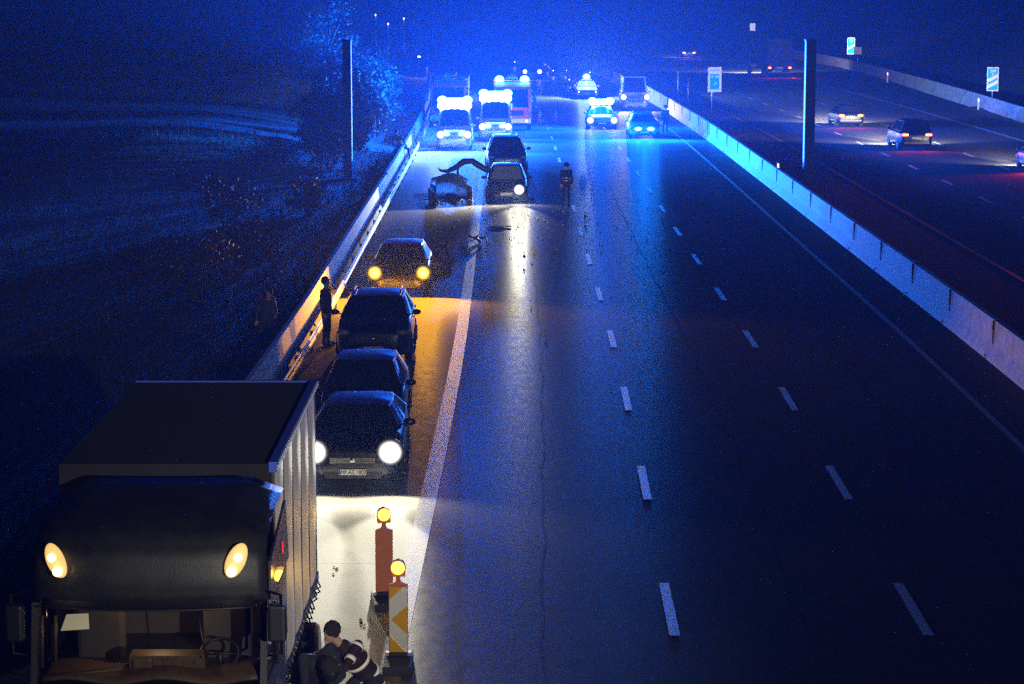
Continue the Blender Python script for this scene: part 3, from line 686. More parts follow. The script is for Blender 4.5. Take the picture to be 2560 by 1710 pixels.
ae = car('small_car', 'car with pink-lit side driving away at the right border', 'car', 27.15, 116.0, HAT, M['p_silver'], away=True, tails='on', group='cars driving away'); taillight(ae, HAT, 2600, 110000)
af = car('saloon_car', 'tiny distant car with red tail lights far up the open carriageway', 'car', 22.2, 290, CAR, M['p_grey'], away=True, tails='on', group='cars driving away', rz=R(-6)); taillight(af, CAR, 600, 40000)
lt = thing('lorry', 'dark lorry seen from behind with two red tail lights', 'lorry', (27.0, 233.0, 0), R(5), 'cars driving away')
q = MB(); q.box(-1.27, 1.27, 0, 9, 1.1, 3.9); q.build('box_body', mat('lorry_box', (.01, .009, .009), .95), lt, bevel=.04)
q = MB(); q.box(-1.2, 1.2, 9.3, 11.3, .6, 3.2); q.build('cab', M['p_lorry'], lt, bevel=.1)
q = MB(); q.box(-.5, .5, .2, 11, .75, 1.05); q.box(-1.2, 1.2, -.05, .05, .45, .60); q.build('chassis', M['dark_steel'], lt)
q = MB(); q.box(-.30, .30, -.07, -.055, .95, 1.08); q.build('number_plate', M['sign_white'], lt)
for s in (-1, 1):
    q = MB(); q.box(s*1.03-.16, s*1.03+.16, -.08, .0, .92, 1.08); tl_ = q.build('tail_lamp', M['e_red'], lt, bevel=.01)
    q = MB(); q.ell((s*1.03, -.09, 1.0), (.11, .02, .07)); q.build('bulb', M['e_redhot'], tl_)
    spot(lt, (s*1.03, -.2, 1.0), (0, -1, -.3), 700, RED, 160, .7)
    spot(lt, (s*.95, 11.5, .9), (0, 1, -.12), 300000, (1, .92, .72), 150, .8)
    for yy in (1.5, 2.8, 10.4):
        q = MB(); q.lathe([(.45, 0), (.5, .04), (.5, .3), (.45, .34)], 20, 'x'); q.v = [(s*1.08+v[0]-.17, yy+v[1], .5+v[2]) for v in q.v]; q.build('wheel', M['rubber'], lt)

# ------------------------------------------------------------------ the near lorry
T = thing('box_lorry', 'large dark lorry with warm roof lamps and white box, filling the lower left corner', 'lorry', (-3.80, 23.15, 0))
prof = [(0.02, .42), (-.02, 1.3), (.0, 2.12), (.03, 2.22)]
q = MB(); q.box(-1.22, 1.22, 0, 2.2, .45, 2.2); q.build('cab_lower', M['p_lorry'], T, bevel=.06)
# roof cap above the windscreen, rising backwards, with a rounded nose
def capf(u, v):
    s = 2*u-1; k = [(.16, 3.06), (.02, 3.14), (.0, 3.34), (.05, 3.62), (.22, 3.80), (.60, 3.91), (1.2, 3.97), (2.1, 4.0)]
    t = v*(len(k)-1); i = min(int(t), len(k)-2); f = t-i
    yy = lerp(k[i][0], k[i+1][0], f); zz = lerp(k[i][1], k[i+1][1], f)
    return (s*(1.24-.03*v), yy+.20*abs(s)**3, zz-.16*max(0, abs(s)-.72)/.28*v)
q = MB(); q.grid(capf, 24, 21)
q.add([(-1.24, .36, 3.06), (-1.24, 2.2, 3.06), (-1.21, 2.2, 3.72), (-1.22, .5, 3.45)], [(0, 1, 2, 3)]); q.add([(1.24, .36, 3.06), (1.24, 2.2, 3.06), (1.21, 2.2, 3.72), (1.22, .5, 3.45)], [(0, 1, 2, 3)])
q.build('high_roof', M['p_lorry'], T, solid=.03)
q = MB(); q.grid(lambda u, v: ((2*u-1)*1.10, -.16+.22*v+.14*(2*u-1)**2, 3.10+.10*v-.06*math.sin(v*3.14)), 16, 4); q.build('sun_visor', M['black'], T, solid=.02)
for s in (-1, 1):
    q = MB()
    q.prism([(0, 2.18), (.14, 2.18), (.36, 3.08), (.20, 3.08)], s*1.20-.035, s*1.20+.035, 'x'); q.build('windscreen_pillar', M['p_lorry'], T)
    q = MB(); q.box(s*1.22-.02, s*1.22+.02, .15, 2.2, 2.18, 2.24); q.box(s*1.22-.02, s*1.22+.02, 1.25, 2.2, 2.2, 3.1); q.box(s*1.22-.02, s*1.22+.02, .3, 2.2, 2.98, 3.1); q.build('door', M['p_lorry'], T)
    q = MB(); q.add([(s*1.23, .2, 2.24), (s*1.23, 1.25, 2.24), (s*1.23, 1.25, 3.0), (s*1.23, .36, 3.0)], [(0, 1, 2, 3)]); q.build('side_window', M['clear'], T)
    # roof lamps: almond housings with a round lit bulb pair
    q = MB()
    def lens(u, v, s=s):
        a = 2*math.pi*u; r_ = v
        px = math.cos(a)*r_*.10; pz_ = math.sin(a)*r_*.19*(1-.25*math.cos(a)*s*.0)
        th = -s*.42
        X_ = px*math.cos(th)-pz_*math.sin(th); Z_ = px*math.sin(th)+pz_*math.cos(th)
        return (s*.935+X_, .005+.05*max(0, (Z_)/.19)**1+.06*r_*r_-.05+(.10 if s*X_ > 0 else 0)*abs(X_)*3, 3.57+Z_)
    q.grid(lens, 20, 5); hl = q.build('roof_lamp', M['e_warm'], T, solid=.01)
    for dz, dx, rr in ((.05, .03, .045), (-.09, -.035, .052)):
        q = MB(); q.ell((s*(.935+dx), -.075+.04*(dz > 0), 3.57+dz), (rr, .03, rr), 12, 8); q.build('bulb', M['e_bulb'], hl)
    # mirrors
    q = MB(); q.tube([(s*1.22, .22, 3.2), (s*1.40, -.02, 3.22), (s*1.40, -.05, 2.6), (s*1.22, .2, 2.5)], .02, 6); mr = q.build('mirror_arm', M['black'], T)
    q = MB(); q.box(s*1.36-.09, s*1.36+.10, -.16, .0, 2.74, 3.14); q.build('mirror', M['black'], mr, bevel=.035)
    q = MB(); q.tube([(s*1.235, .9, 2.9), (s*1.25, .93, 2.6), (s*1.25, .93, 2.2)], .018, 6); q.build('grab_handle', M['chrome'], T)
    for zz in (3.25,): 
        q = MB(); q.box(s*1.25, s*1.262, 1.6, 1.68, zz, zz+.13); q.build('marker_lamp', M['e_mark'], T)
    for yy in (1.1, 6.6):
        q = MB(); q.lathe([(.47, 0), (.52, .04), (.52, .3), (.47, .34)], 24, 'x'); q.v = [(s*1.04+v[0]-.17, yy+v[1], .52+v[2]) for v in q.v]; q.build('wheel', M['rubber'], T)
q = MB(); q.add([(-1.16, .01, 2.22), (1.16, .01, 2.22), (1.16, .20, 3.08), (-1.16, .20, 3.08)], [(0, 1, 2, 3)]); q.build('windscreen', M['clear'], T)
q = MB(); q.grid(lambda u, v: (lerp(-1.14, 1.14, u), .10+.55*v, 2.26+.10*math.sin(v*2.6)+.03*math.sin(u*14)), 24, 5); q.build('dashboard', M['dash'], T, solid=.03)
q = MB(); q.box(-.25, .55, .30, .55, 2.33, 2.47); q.box(-.20, .0, .25, .3, 2.35, 2.44)
for k in range(7): q.box(-.22+.11*k, -.15+.11*k, .283, .298, 2.37, 2.43)
q.build('instrument_panel', M['dash'], T, bevel=.01)
q = MB(); q.tube([(.68+.21*math.cos(a*.2618), .55+.16*math.sin(a*.2618), 2.42+.12*math.sin(a*.2618)) for a in range(25)], .018, 6, cap=False)
q.tube([(.48, .55, 2.42), (.88, .55, 2.42)], .015, 5); q.tube([(.68, .55, 2.42), (.68, .62, 2.2)], .03, 6); q.build('steering_wheel', M['black'], T)
for cx in (-.70, .68):
    q = MB(); q.box(cx-.26, cx+.26, 1.15, 1.33, 2.0, 2.85); q.box(cx-.27, cx+.27, .75, 1.3, 1.9, 2.05); q.build('seat', M['seat_cloth'], T, bevel=.05)
point(T, (0, .9, 2.95), 700, (1, .62, .28), .05)
q = MB(); q.box(-1.18, 1.18, 2.1, 2.18, 2.2, 3.1); q.build('cab_back', M['seat_cloth'], T)
q = MB(); q.add([(-.92, .10, 2.80), (-.62, .10, 2.82), (-.63, .13, 2.98), (-.86, .13, 2.97)], [(0, 1, 2, 3)]); q.build('paper', M['paper'], T)
q = MB(); q.tube([(-1.05, .25, 3.02), (-.3, .22, 3.0), (.45, .24, 3.0), (.95, .28, 3.05)], .015, 5); q.tube([(.5, .2, 3.02), (.55, .12, 2.75), (.6, .1, 2.5)], .01, 5); q.build('wiper', M['black'], T)
q = MB()
for x0 in (-1.12, -.98): q.tube([(x0, .16, 2.95), (x0-.01, .12, 2.4)], .02, 5)
q.tube([(-1.1, .14, 2.30), (-.3, .16, 2.36)], .02, 5); q.build('pillar_trim', M['dash'], T)
# box
X0, X1, Y0, Y1, Z0, Z1 = -1.42, 1.05, 2.75, 8.25, 1.32, 4.02
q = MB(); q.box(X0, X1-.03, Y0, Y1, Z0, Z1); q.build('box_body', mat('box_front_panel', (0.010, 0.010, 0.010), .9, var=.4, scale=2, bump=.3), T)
q = MB()
npan = 5
for k in range(npan):
    a = Y0+(Y1-Y0)*k/npan; b2 = Y0+(Y1-Y0)*(k+1)/npan
    q.grid(lambda u, v: (X1+.004+.022*math.sin(math.pi*u)+.006*math.sin(v*7+k), lerp(a+.02, b2-.02, u), lerp(Z0+.02, Z1-.10, v)), 8, 10)
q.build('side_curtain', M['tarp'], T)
q = MB()
for k in range(npan+1):
    a = Y0+(Y1-Y0)*k/npan; q.box(X1-.02, X1+.012, a-.02, a+.02, Z0, Z1-.06)
q.build('side_post', M['dark_steel'], T)
q = MB(); q.box(X1-.05, X1+.045, Y0-.03, Y1+.03, Z1-.09, Z1+.03); q.box(X0, X1, Y1-.03, Y1+.03, Z1-.09, Z1+.02); q.build('roof_rail', M['tarp_blue'], T)
q = MB()
for k in range(34):
    a = Y0+.06+(Y1-Y0-.1)*k/34; q.tube([(X1+.05, a, Z1-.05), (X1+.07, a+.06, Z1-.01), (X1+.05, a+.10, Z1+.02)], .010, 5)
q.build('lashing_rope', M['rope'], T)
q = MB(); q.box(X1-.10, X1+.03, Y0, Y1, Z0-.14, Z0); q.box(X1-.16, X1-.10, Y0, Y1, .75, Z0)
rn = random.Random(3)
for k in range(22):
    a = Y0+.2+(Y1-Y0-.3)*k/22; q.tube([(X1+.03, a, Z0-.02), (X1+.06+rn.random()*.03, a+.05, Z0-.12-rn.random()*.1), (X1, a+.08, Z0-.2)], .012, 5)
q.build('side_skirt', M['black'], T)
q = MB(); q.box(-.45, .45, .3, 8.1, .8, 1.3); q.build('chassis', M['dark_steel'], T)

# ------------------------------------------------------------------ warning beacons (bakes)
def bake(label, x, y, front, rz):
    t = thing('warning_beacon', label, 'traffic beacon', (x, y, 0), rz, 'warning beacons beside the lorry')
    z0, z1, hw = .16, 1.17, .135
    q = MB(); q.prism([(-hw, z0), (hw, z0), (hw, z1-.03), (hw*.35, z1), (hw*.2, z1+.05), (-hw*.2, z1+.05), (-hw*.35, z1), (-hw, z1-.03)], -.028, .028)
    bd = q.build('board', M['orange_dark'], t, bevel=.008)
    if front:
        q = MB(); q.box(-hw+.008, hw-.008, -.034, -.030, z0+.01, z1-.06); q.build('white_face', M['refl_white'], bd)
        q = MB(); a, b_, H0, H1 = -hw+.008, hw-.008, z0+.01, z1-.06; hh = (H1-H0)
        q.prism([(a, H1), (a, H1-hh*.20), (b_-.06, H1)], -.039, -.035)
        q.prism([(b_, H0+hh*.72), (a+.025, H0+hh*.50), (b_, H0+hh*.27)], -.039, -.035)
        q.prism([(a, H0), (b_-.02, H0), (a, H0+hh*.26)], -.039, -.035)
        q.build('chevron', M['refl_orange'], bd)
    # lamp
    zc = z1+.22
    q = MB(); q.box(-.03, .03, -.03, .03, z1+.03, z1+.10)
    q.prism([(-.10, z1+.09), (.10, z1+.09), (.105, zc), (.08, zc+.08), (0, zc+.115), (-.08, zc+.08), (-.105, zc)], -.045, .06)
    lp = q.build('lamp_housing', M['orange_dark'], t, bevel=.01)
    q = MB(); q.lathe([(.03, -.095), (.07, -.085), (.092, -.06), (.095, -.045)], 20, 'y', (-.0, 0, zc)); q.build('lamp_lens', M['e_amber'], lp)
    spot(t, (0, -.20, zc), (0, -1, 0), 40, AMB, 165, .5, .08)
    # foot
    q = MB(); q.box(-.20, .20, -.62, .22, .0, .12); q.box(-.13, .13, -.10, .10, .12, .17)
    ft = q.build('rubber_foot', M['rubber'], t, bevel=.015)
    q = MB()
    for s in (-1, 1): q.box(s*.15-.03, s*.15+.03, -.06, .06, .12, .165)
    q.build('foot_clamp', M['steel'], ft)
    return t
bake('front warning beacon with white and orange chevron board and lit amber lamp', -1.60, 31.35, True, R(0))
bake('rear warning beacon showing its plain dark orange back under a lit amber lamp', -1.98, 34.6, False, R(8))

# ------------------------------------------------------------------ signs, gantry, posts
def sign_post(name, label, cat, x, y, z0, z1, wd, posts, builder, rz=0, gnd=0):
    t = thing(name, label, cat, (x, y, gnd), rot=(-.045, 0, -math.atan2(x-4, y)))
    q = MB()
    q.box(-wd/2, wd/2, 0, .04, z0, z1); pn = q.build('panel', M['sign_white'], t, bevel=.01)
    for px in posts:
        q = MB(); q.tube([(px, .07, 0), (px, .07, z1-.05)], .035, 8); q.build('post', M['steel'], t)
    builder(pn); return t
def um(pn):
    q = MB(); q.box(-.34, .34, -.008, -.002, 1.80, 2.92); q.build('blue_field', M['sign_blue'], pn)
    shift(text_mb('Umleitung', .16, .95), 0, -.006, 3.20).build('lettering', M['ink'], pn)
    shift(text_mb('U 128', .27, .9), 0, -.012, 2.72).build('lettering', M['sign_white'], pn)
    q = MB(); q.tube([(-.10, -.014, 1.92), (-.10, -.014, 2.15), (-.03, -.014, 2.24), (.05, -.014, 2.25)], .035, 6, flat=1)
    q.prism([(.04, 2.15), (.04, 2.36), (.19, 2.25)], -.016, -.010); q.build('arrow', M['sign_white'], pn)
sign_post('diversion_sign', 'white diversion sign with a blue field and turning arrow beside the median', 'road sign', 14.75, 168, 1.60, 3.42, .98, (-.2,), um)
def countdown(nstripe, txt):
    def f(pn):
        q = MB(); q.box(-.36, .36, -.008, -.002, 1.70, 3.30); q.build('blue_field', M['sign_blue' if nstripe == 2 else 'sign_teal'], pn)
        shift(text_mb(txt, .30, .95), 0, -.012, 3.08).build('lettering', M['sign_white'], pn)
        shift(text_mb('m', .22, 1.0), 0, -.012, 2.86).build('lettering', M['sign_white'], pn)
        for k in range(nstripe):
            zc = (2.30, 1.86)[k] if nstripe == 2 else 2.12
            q = MB(); q.prism([(-.37, zc-.06), (-.37, zc+.20), (.37, zc+.60), (.37, zc+.34)], -.014, -.009); q.build('stripe', M['sign_white'], pn)
    return f
sign_post('countdown_marker', 'blue 200 m marker with two white stripes near the right border', 'road sign', 35.2, 169, 1.62, 3.38, .84, (0,), countdown(2, '200'), gnd=0)
s1 = sign_post('countdown_marker', 'teal 100 m marker with one white stripe, half covered by a small plate', 'road sign', 36.2, 247, 1.6, 3.40, .84, (0,), countdown(1, '100'), gnd=.3)
t = thing('small_sign', 'small white plate standing against the right of the 100 m marker', 'road sign', (36.78, 246, .3))
q = MB(); q.box(-.42, .42, 0, .03, 1.62, 2.42); q.build('panel', M['sign_white'], t, bevel=.01); q = MB(); q.tube([(0, .06, 0), (0, .06, 2.3)], .03, 6); q.build('post', M['steel'], t)
t = thing('far_sign', 'tiny pale sign above the distant lorry on the open road', 'road sign', (32.2, 310, 0))
q = MB(); q.box(-.35, .35, 0, .04, 3.1, 4.1); q.build('panel', M['stripe'], t); q = MB(); q.tube([(0, .06, 0), (0, .06, 3.9)], .04, 6); q.build('post', M['steel'], t)
# delineators
dl = thing('delineator_post', 'white delineator post with reflector, lowest by the right wall', 'delineator', (wallx(147)+off(147)-.35, 147.5, 0), 0, 'delineator posts')
q = MB(); q.prism([(-.06, 0), (.06, 0), (.05, .95), (-.05, 1.0)], -.05, .05); q.build('post', M['plate'], dl)
q = MB(); q.box(-.035, .035, -.056, -.051, .72, .92); q.build('reflector', em('glowing_reflector', (1, .95, .9), 3), dl)  # emission put in to imitate light thrown back by the reflector
for yy, lb in ((172, 'white delineator post between the 200 m marker and the edge line'), (222, 'far white delineator post beside the lit bank'), (110, 'delineator post standing behind the median barrier')):
    c = copy_tree(dl); c.location = (wallx(yy)+off(yy)-.35, yy, 0) if yy != 110 else (12.75, 110, 0); c['label'] = lb
for (x, y, lb) in ((13.9, 182, 'thin grey post left of the diversion sign'), (14.1, 196, 'fainter thin post farther left of the diversion sign')):
    q = MB(); q.tube([(0, 0, 0), (0, 0, 2.0)], .03, 6); q.ell((0, 0, 2.0), (.04, .04, .05)); o = tag(q.build('thin_post', M['steel']), lb, 'post', 'thin posts in the median'); o.location = (x, y, 0)
# gantry
for x, hx, lb in ((-7.85, .20, 'tall dark post rising behind the left wall with a thin lit edge'), (14.2, .24, 'tall black post in the median with one bright blue edge')):
    G = thing('tall_post', lb, 'post', (x, 110, 0), 0, 'tall posts either side of the closed carriageway')
    q = MB(); q.box(-hx, hx, -.28, .28, .25, 6.75); q.build('shaft', M['dark_steel'], G, bevel=.012)
    q = MB(); q.box(-.45, .45, -.45, .45, 0, .25); q.build('foot_plate', M['gravel'], G, bevel=.02)
    q = MB(); q.box(-hx-.03, hx+.03, -.31, .31, 6.75, 6.82); q.build('cap', M['dark_steel'], G)
# cones near the engine
cn = thing('traffic_cone', 'small traffic cone standing on the lane right of the fire engine', 'traffic cone', (1.9, 159, 0), 0, 'traffic cones')
q = MB(); q.lathe([(.16, .03), (.13, .12), (.03, .7)], 14); q.box(-.2, .2, -.2, .2, 0, .03); q.build('cone', M['orange'], cn)
q = MB(); q.lathe([(.108, .25), (.076, .42)], 14); q.build('reflective_band', M['stripe'], cn)
c = copy_tree(cn); c.location = (3.0, 160.5, 0); c['label'] = 'traffic cone standing nearer the silver police car'
# floodlight far left
fl = thing('floodlight', 'bright white floodlight lighting the far left bank', 'floodlight', (-9.4, 234, 0))
q = MB(); q.tube([(0, 0, 0), (0, 0, 2.0)], .05, 8)
for a in (0, 2.1, 4.2): q.tube([(0, 0, .8), (.6*math.cos(a), .6*math.sin(a), 0)], .025, 6)
q.build('stand', M['steel'], fl)
q = MB(); q.box(-.25, .25, -.08, .08, 1.9, 2.25); q.build('lamp_head', M['black'], fl, bevel=.02)
q = MB(); q.box(-.2, .2, -.10, -.085, 1.95, 2.2); q.build('lens', M['e_white'], fl)
spot(fl, (0, -.2, 2.1), (-.1, -1, -.25), 14000, (1, .93, .9), 130, .8)
for (x, y, z) in ((-12.4, 232, 5.4), (-14, 238, 6.2), (-11.2, 240, 5.8)):
    t = thing('lamp_post', {5.4: 'tiny far lamp left of the glowing floodlight', 6.2: 'leftmost tiny far lamp on the bank', 5.8: 'tiny far lamp lowest of the three on the bank'}[z], 'lamp post', (x, y, gz(x, y)), 0, 'far lamps')
    q = MB(); q.tube([(0, 0, 0), (0, 0, z-gz(x, y)-.1)], .05, 6); q.build('pole', M['steel'], t)
    q = MB(); q.ell((0, -.1, z-gz(x, y)), (.07, .07, .10)); q.build('lamp', em('far_lamp', (.9, .85, 1), 3), t)

# ------------------------------------------------------------------ people
STAND = dict(pelvis=(0, 0, .95), chest=(0, .01, 1.28), neck=(0, .01, 1.50), head=(0, -.01, 1.66),
    shL=(.19, .01, 1.44), elL=(.24, .03, 1.15), haL=(.25, -.04, .88), shR=(-.19, .01, 1.44), elR=(-.24, .03, 1.15), haR=(-.25, -.04, .88),
    hpL=(.09, 0, .93), knL=(.11, -.02, .50), ftL=(.12, .02, .08), hpR=(-.09, 0, .93), knR=(-.12, -.02, .50), ftR=(-.14, .02, .08))
def person(label, pose, loc, rz, top, legs, group, stripes=None, helmet=False, hair=True, stripe_mat=None, sc_=1.0, skin='skin'):
    J = dict(STAND); J.update(pose); J = {k: Vector(v) for k, v in J.items()}
    q = MB()
    def limb(a, c, ra, rc, n=10):
        d = (c-a); L_ = d.length or .001; pts = [a-d/L_*ra*.3, a, a+d*.25, a+d*.5, a+d*.75, c, c+d/L_*rc*.3]
        q.tube(pts, [ra*.7, ra, lerp(ra, rc, .15)*1.04, lerp(ra, rc, .5)*1.02, lerp(ra, rc, .8), rc, rc*.7], n)
        q.ell(a, (ra, ra, ra), 10, 8); q.ell(c, (rc, rc, rc), 10, 8)
    pe, ch, ne, hd_ = J['pelvis'], J['chest'], J['neck'], J['head']
    for s in ('L', 'R'):
        limb(ch+(J['sh'+s]-ch)*.35, J['sh'+s], .11, .075); limb(J['sh'+s], J['el'+s], .066, .052); limb(J['el'+s], J['ha'+s], .052, .034)
        limb(pe+(J['hp'+s]-pe)*.3, J['hp'+s], .13, .11); limb(J['hp'+s], J['kn'+s], .105, .068); limb(J['kn'+s], J['ft'+s], .066, .045)
        f = J['ft'+s]; fd = J.get('fd'+s, Vector((0, -1, 0))); limb(f+Vector((0, 0, -.03)), f+fd*.19+Vector((0, 0, -.045)), .045, .036)
        # hand: palm, four fingers, thumb
        h = J['ha'+s]; dr_ = (h-J['el'+s]).normalized(); sx = dr_.cross(Vector((0, 1, 0.2))).normalized(); nn_ = dr_.cross(sx)
        q.ell(h+dr_*.05, (.036, .03, .045), 10, 8)
        for k, ln in enumerate((.068, .078, .072, .056)):
            p0 = h+dr_*.08+sx*(.028-.019*k); q.tube([p0, p0+dr_*ln*.55, p0+dr_*ln+nn_*.018], [.0115, .011, .009], 6)
        p0 = h+dr_*.03+sx*.03; q.tube([p0, p0+sx*.03+dr_*.03, p0+sx*.035+dr_*.062], [.013, .012, .009], 6)
    limb(pe, ch, .145, .165, 14); limb(ch, ne-(ne-ch)*.25, .16, .10, 12); limb(ne, hd_, .058, .06)
    q.ell(hd_+Vector((0, 0, .02)), (.078, .096, .115), 16, 12)
    fw = J.get('face', Vector((0, -1, 0))).normalized()
    rt_ = fw.cross(Vector((0, 0, 1))).normalized()
    q.ell(hd_+fw*.098+Vector((0, 0, -.005)), (.013, .018, .022), 8, 6)
    for s in (-1, 1): q.ell(hd_+rt_*s*.08+Vector((0, 0, 0)), (.014, .018, .03), 8, 6)
    q.ell(hd_+fw*.05+Vector((0, 0, -.075)), (.04, .04, .035), 8, 6)
    me = bpy.data.meshes.new('p'); me.from_pydata([tuple(v) for v in q.v], [], q.f)
    o = bpy.data.objects.new('p', me); C.objects.link(o)
    r_ = o.modifiers.new('r', 'REMESH'); r_.mode = 'VOXEL'; r_.voxel_size = .013; r_.use_smooth_shade = True
    sm = o.modifiers.new('s', 'SMOOTH'); sm.iterations = 3; sm.factor = .5
    ev = o.evaluated_get(bpy.context.evaluated_depsgraph_get()); m2 = bpy.data.meshes.new_from_object(ev)
    bpy.data.objects.remove(o); m2.name = 'body'
    root = thing('person', label, 'person', loc, rz, group); root.scale = (sc_,)*3
    m2.materials.clear()
    for k in (top, legs, skin, 'black'): m2.materials.append(M[k])
    bones = [(pe, ch, 0), (ch, ne, 0), (ne, hd_, 2), (hd_, hd_+Vector((0, 0, .1)), 2)]
    for s in 'LR': bones += [(J['sh'+s], J['el'+s], 0), (J['el'+s], J['ha'+s], 0), (J['ha'+s], J['ha'+s]+(J['ha'+s]-J['el'+s]).normalized()*.16, 2), (J['hp'+s], J['kn'+s], 1), (J['kn'+s], J['ft'+s], 1), (J['ft'+s]+Vector((0, 0, -.03)), J['ft'+s]+Vector((0, -.15, -.04)), 3)]
    co = [v.co for v in m2.vertices]
    for p in m2.polygons:
        c_ = co[p.vertices[0]]; best = 9; bi = 0
        for a, e, mi in bones:
            ab = e-a; t = max(0, min(1, (c_-a).dot(ab)/max(1e-6, ab.length_squared))); d = (c_-(a+ab*t)).length
            if d < best: best = d; bi = mi
        p.material_index = bi; p.use_smooth = True
    bo = bpy.data.objects.new('body', m2); C.objects.link(bo); bo.parent = root
    if hair and not helmet:
        h = MB(); h.ell(hd_+Vector((0, 0, .05))-fw*.03, (.102, .116, .112), 30, 20); rj = random.Random(1); h.v = [tuple(Vector(v)+(Vector(v)-hd_).normalized()*rj.uniform(-.012, .014)) for v in h.v]; h.build('hair', M['hair'], root)
    if helmet:
        h = MB(); h.ell(hd_+Vector((0, 0, .06)), (.125, .15, .11), 16, 10); h.lathe([(.15, -.0), (.165, .012), (.15, .02)], 18, 'z', (hd_.x, hd_.y, hd_.z+.05)); h.build('helmet', M['cloth_dark'], root)
    for (a, c, t, ra, rb_, wd) in (stripes or []):
        A = J[a]; D = (J[c]-A); p = A+D*t; d = D.normalized(); u = d.cross(Vector((0, 1, .01))).normalized(); v = d.cross(u)
        h = MB(); n = 24; vs = []
        for off_, rr in ((-wd/2, 1), (wd/2, 1), (wd/2, .93), (-wd/2, .93)):
            for j in range(n):
                an = 2*math.pi*j/n; vs.append(p+d*off_+u*math.cos(an)*ra*rr+v*math.sin(an)*rb_*rr)
        fs = [(k*n+j, k*n+(j+1) % n, ((k+1) % 4)*n+(j+1) % n, ((k+1) % 4)*n+j) for k in range(4) for j in range(n)]
        h.add(vs, fs, True); h.build('reflective_stripe', stripe_mat or M['stripe'], root)
    return root
TS = [('pelvis', 'chest', .25, .20, .185, .055), ('pelvis', 'chest', .62, .20, .19, .055)]
person('firefighter in dark suit with two pale chest stripes standing alone in the lane', {}, (2.35, 99.2, 0), R(8), 'cloth_navy', 'cloth_navy', 'emergency crew', TS, helmet=True)
person('person in dark striped jacket climbing over the left guard rail', dict(pelvis=(0, 0, 1.02), chest=(-.10, -.03, 1.33), neck=(-.15, -.05, 1.53), head=(-.17, -.08, 1.69), shL=(.08, 0, 1.46), elL=(.20, -.15, 1.22), haL=(.30, -.25, 1.02), shR=(-.32, -.05, 1.46), elR=(-.40, -.1, 1.2), haR=(-.35, -.25, 1.0),
    hpL=(.10, 0, .98), knL=(.42, -.25, .82), ftL=(.50, -.30, .38), hpR=(-.09, 0, .96), knR=(-.12, -.05, .55), ftR=(-.10, .0, .12)), (-5.95, 121.5, .0), R(10), 'cloth_navy', 'cloth_navy', 'emergency crew', TS)
person('dark figure bending at the bright left wall with arm stretched out', dict(chest=(.16, -.05, 1.22), neck=(.28, -.08, 1.38), head=(.36, -.12, 1.50), shL=(.34, -.02, 1.30), elL=(.50, -.12, 1.12), haL=(.68, -.15, 1.08), shR=(.05, -.1, 1.33), elR=(.10, -.3, 1.1), haR=(.25, -.4, .95)),
    (-6.35, 102.5, .0), R(0), 'cloth_dark', 'cloth_dark', 'people by the left wall')
person('person standing dark beside the people carrier at the guard rail', {}, (-4.92, 60.2, 0), R(70), 'cloth_dark', 'cloth_jean', 'people by the left wall')
person('person in blue jacket leaning on the wall left of the people carrier', dict(chest=(.08, -.06, 1.26), neck=(.12, -.10, 1.46), head=(.14, -.14, 1.61), haL=(.35, -.25, 1.05), elL=(.30, -.05, 1.15)), (-6.35, 58.6, 0.0), R(-15), 'cloth_jean', 'cloth_dark', 'people by the left wall')
person('dark figure standing between the last police car and the median barrier', {}, (9.75, 146.5, 0), R(-10), 'cloth_navy', 'cloth_navy', 'emergency crew', None, helmet=True)
CR = dict(pelvis=(.10, .28, .66), chest=(.0, .02, .98), neck=(-.08, -.18, 1.20), head=(-.16, -.27, 1.32), face=Vector((-.5, -.6, -.5)),
    shL=(.12, -.08, 1.17), elL=(.10, -.36, .95), haL=(-.14, -.48, .86), shR=(-.24, -.12, 1.12), elR=(-.36, -.34, .90), haR=(-.30, -.56, .82),
    hpL=(.20, .24, .64), knL=(.22, -.20, .52), ftL=(.20, .06, .09), hpR=(-.02, .24, .62), knR=(-.10, -.18, .50), ftR=(-.10, .10, .09))
VS = [('pelvis', 'chest', .15, .172, .166, .07), ('pelvis', 'chest', .78, .182, .172, .05), ('shL', 'elL', .05, .092, .088, .04), ('shL', 'elL', .6, .070, .070, .055), ('elL', 'haL', .3, .054, .054, .05), ('shR', 'elR', .55, .070, .070, .055)]
person('crouching helper in dark red vest with white reflective bands beside the lorry', CR, (-2.05, 28.5, -.06), R(-25), 'cloth_red', 'cloth_dark', 'people crouching by the lorry', VS, stripe_mat=M['stripe_near'], sc_=1.02)
CR2 = dict(CR); CR2.update(head=(-.10, -.46, 1.02), neck=(-.06, -.30, 1.06), chest=(.0, -.02, .98), face=Vector((-.1, -.5, -.9)))
person('hunched figure in plain black, back rounded, against the lorry side', CR2, (-2.42, 27.6, 0), R(35), 'cloth_dark', 'cloth_dark', 'people crouching by the lorry', sc_=1.12, skin='black')

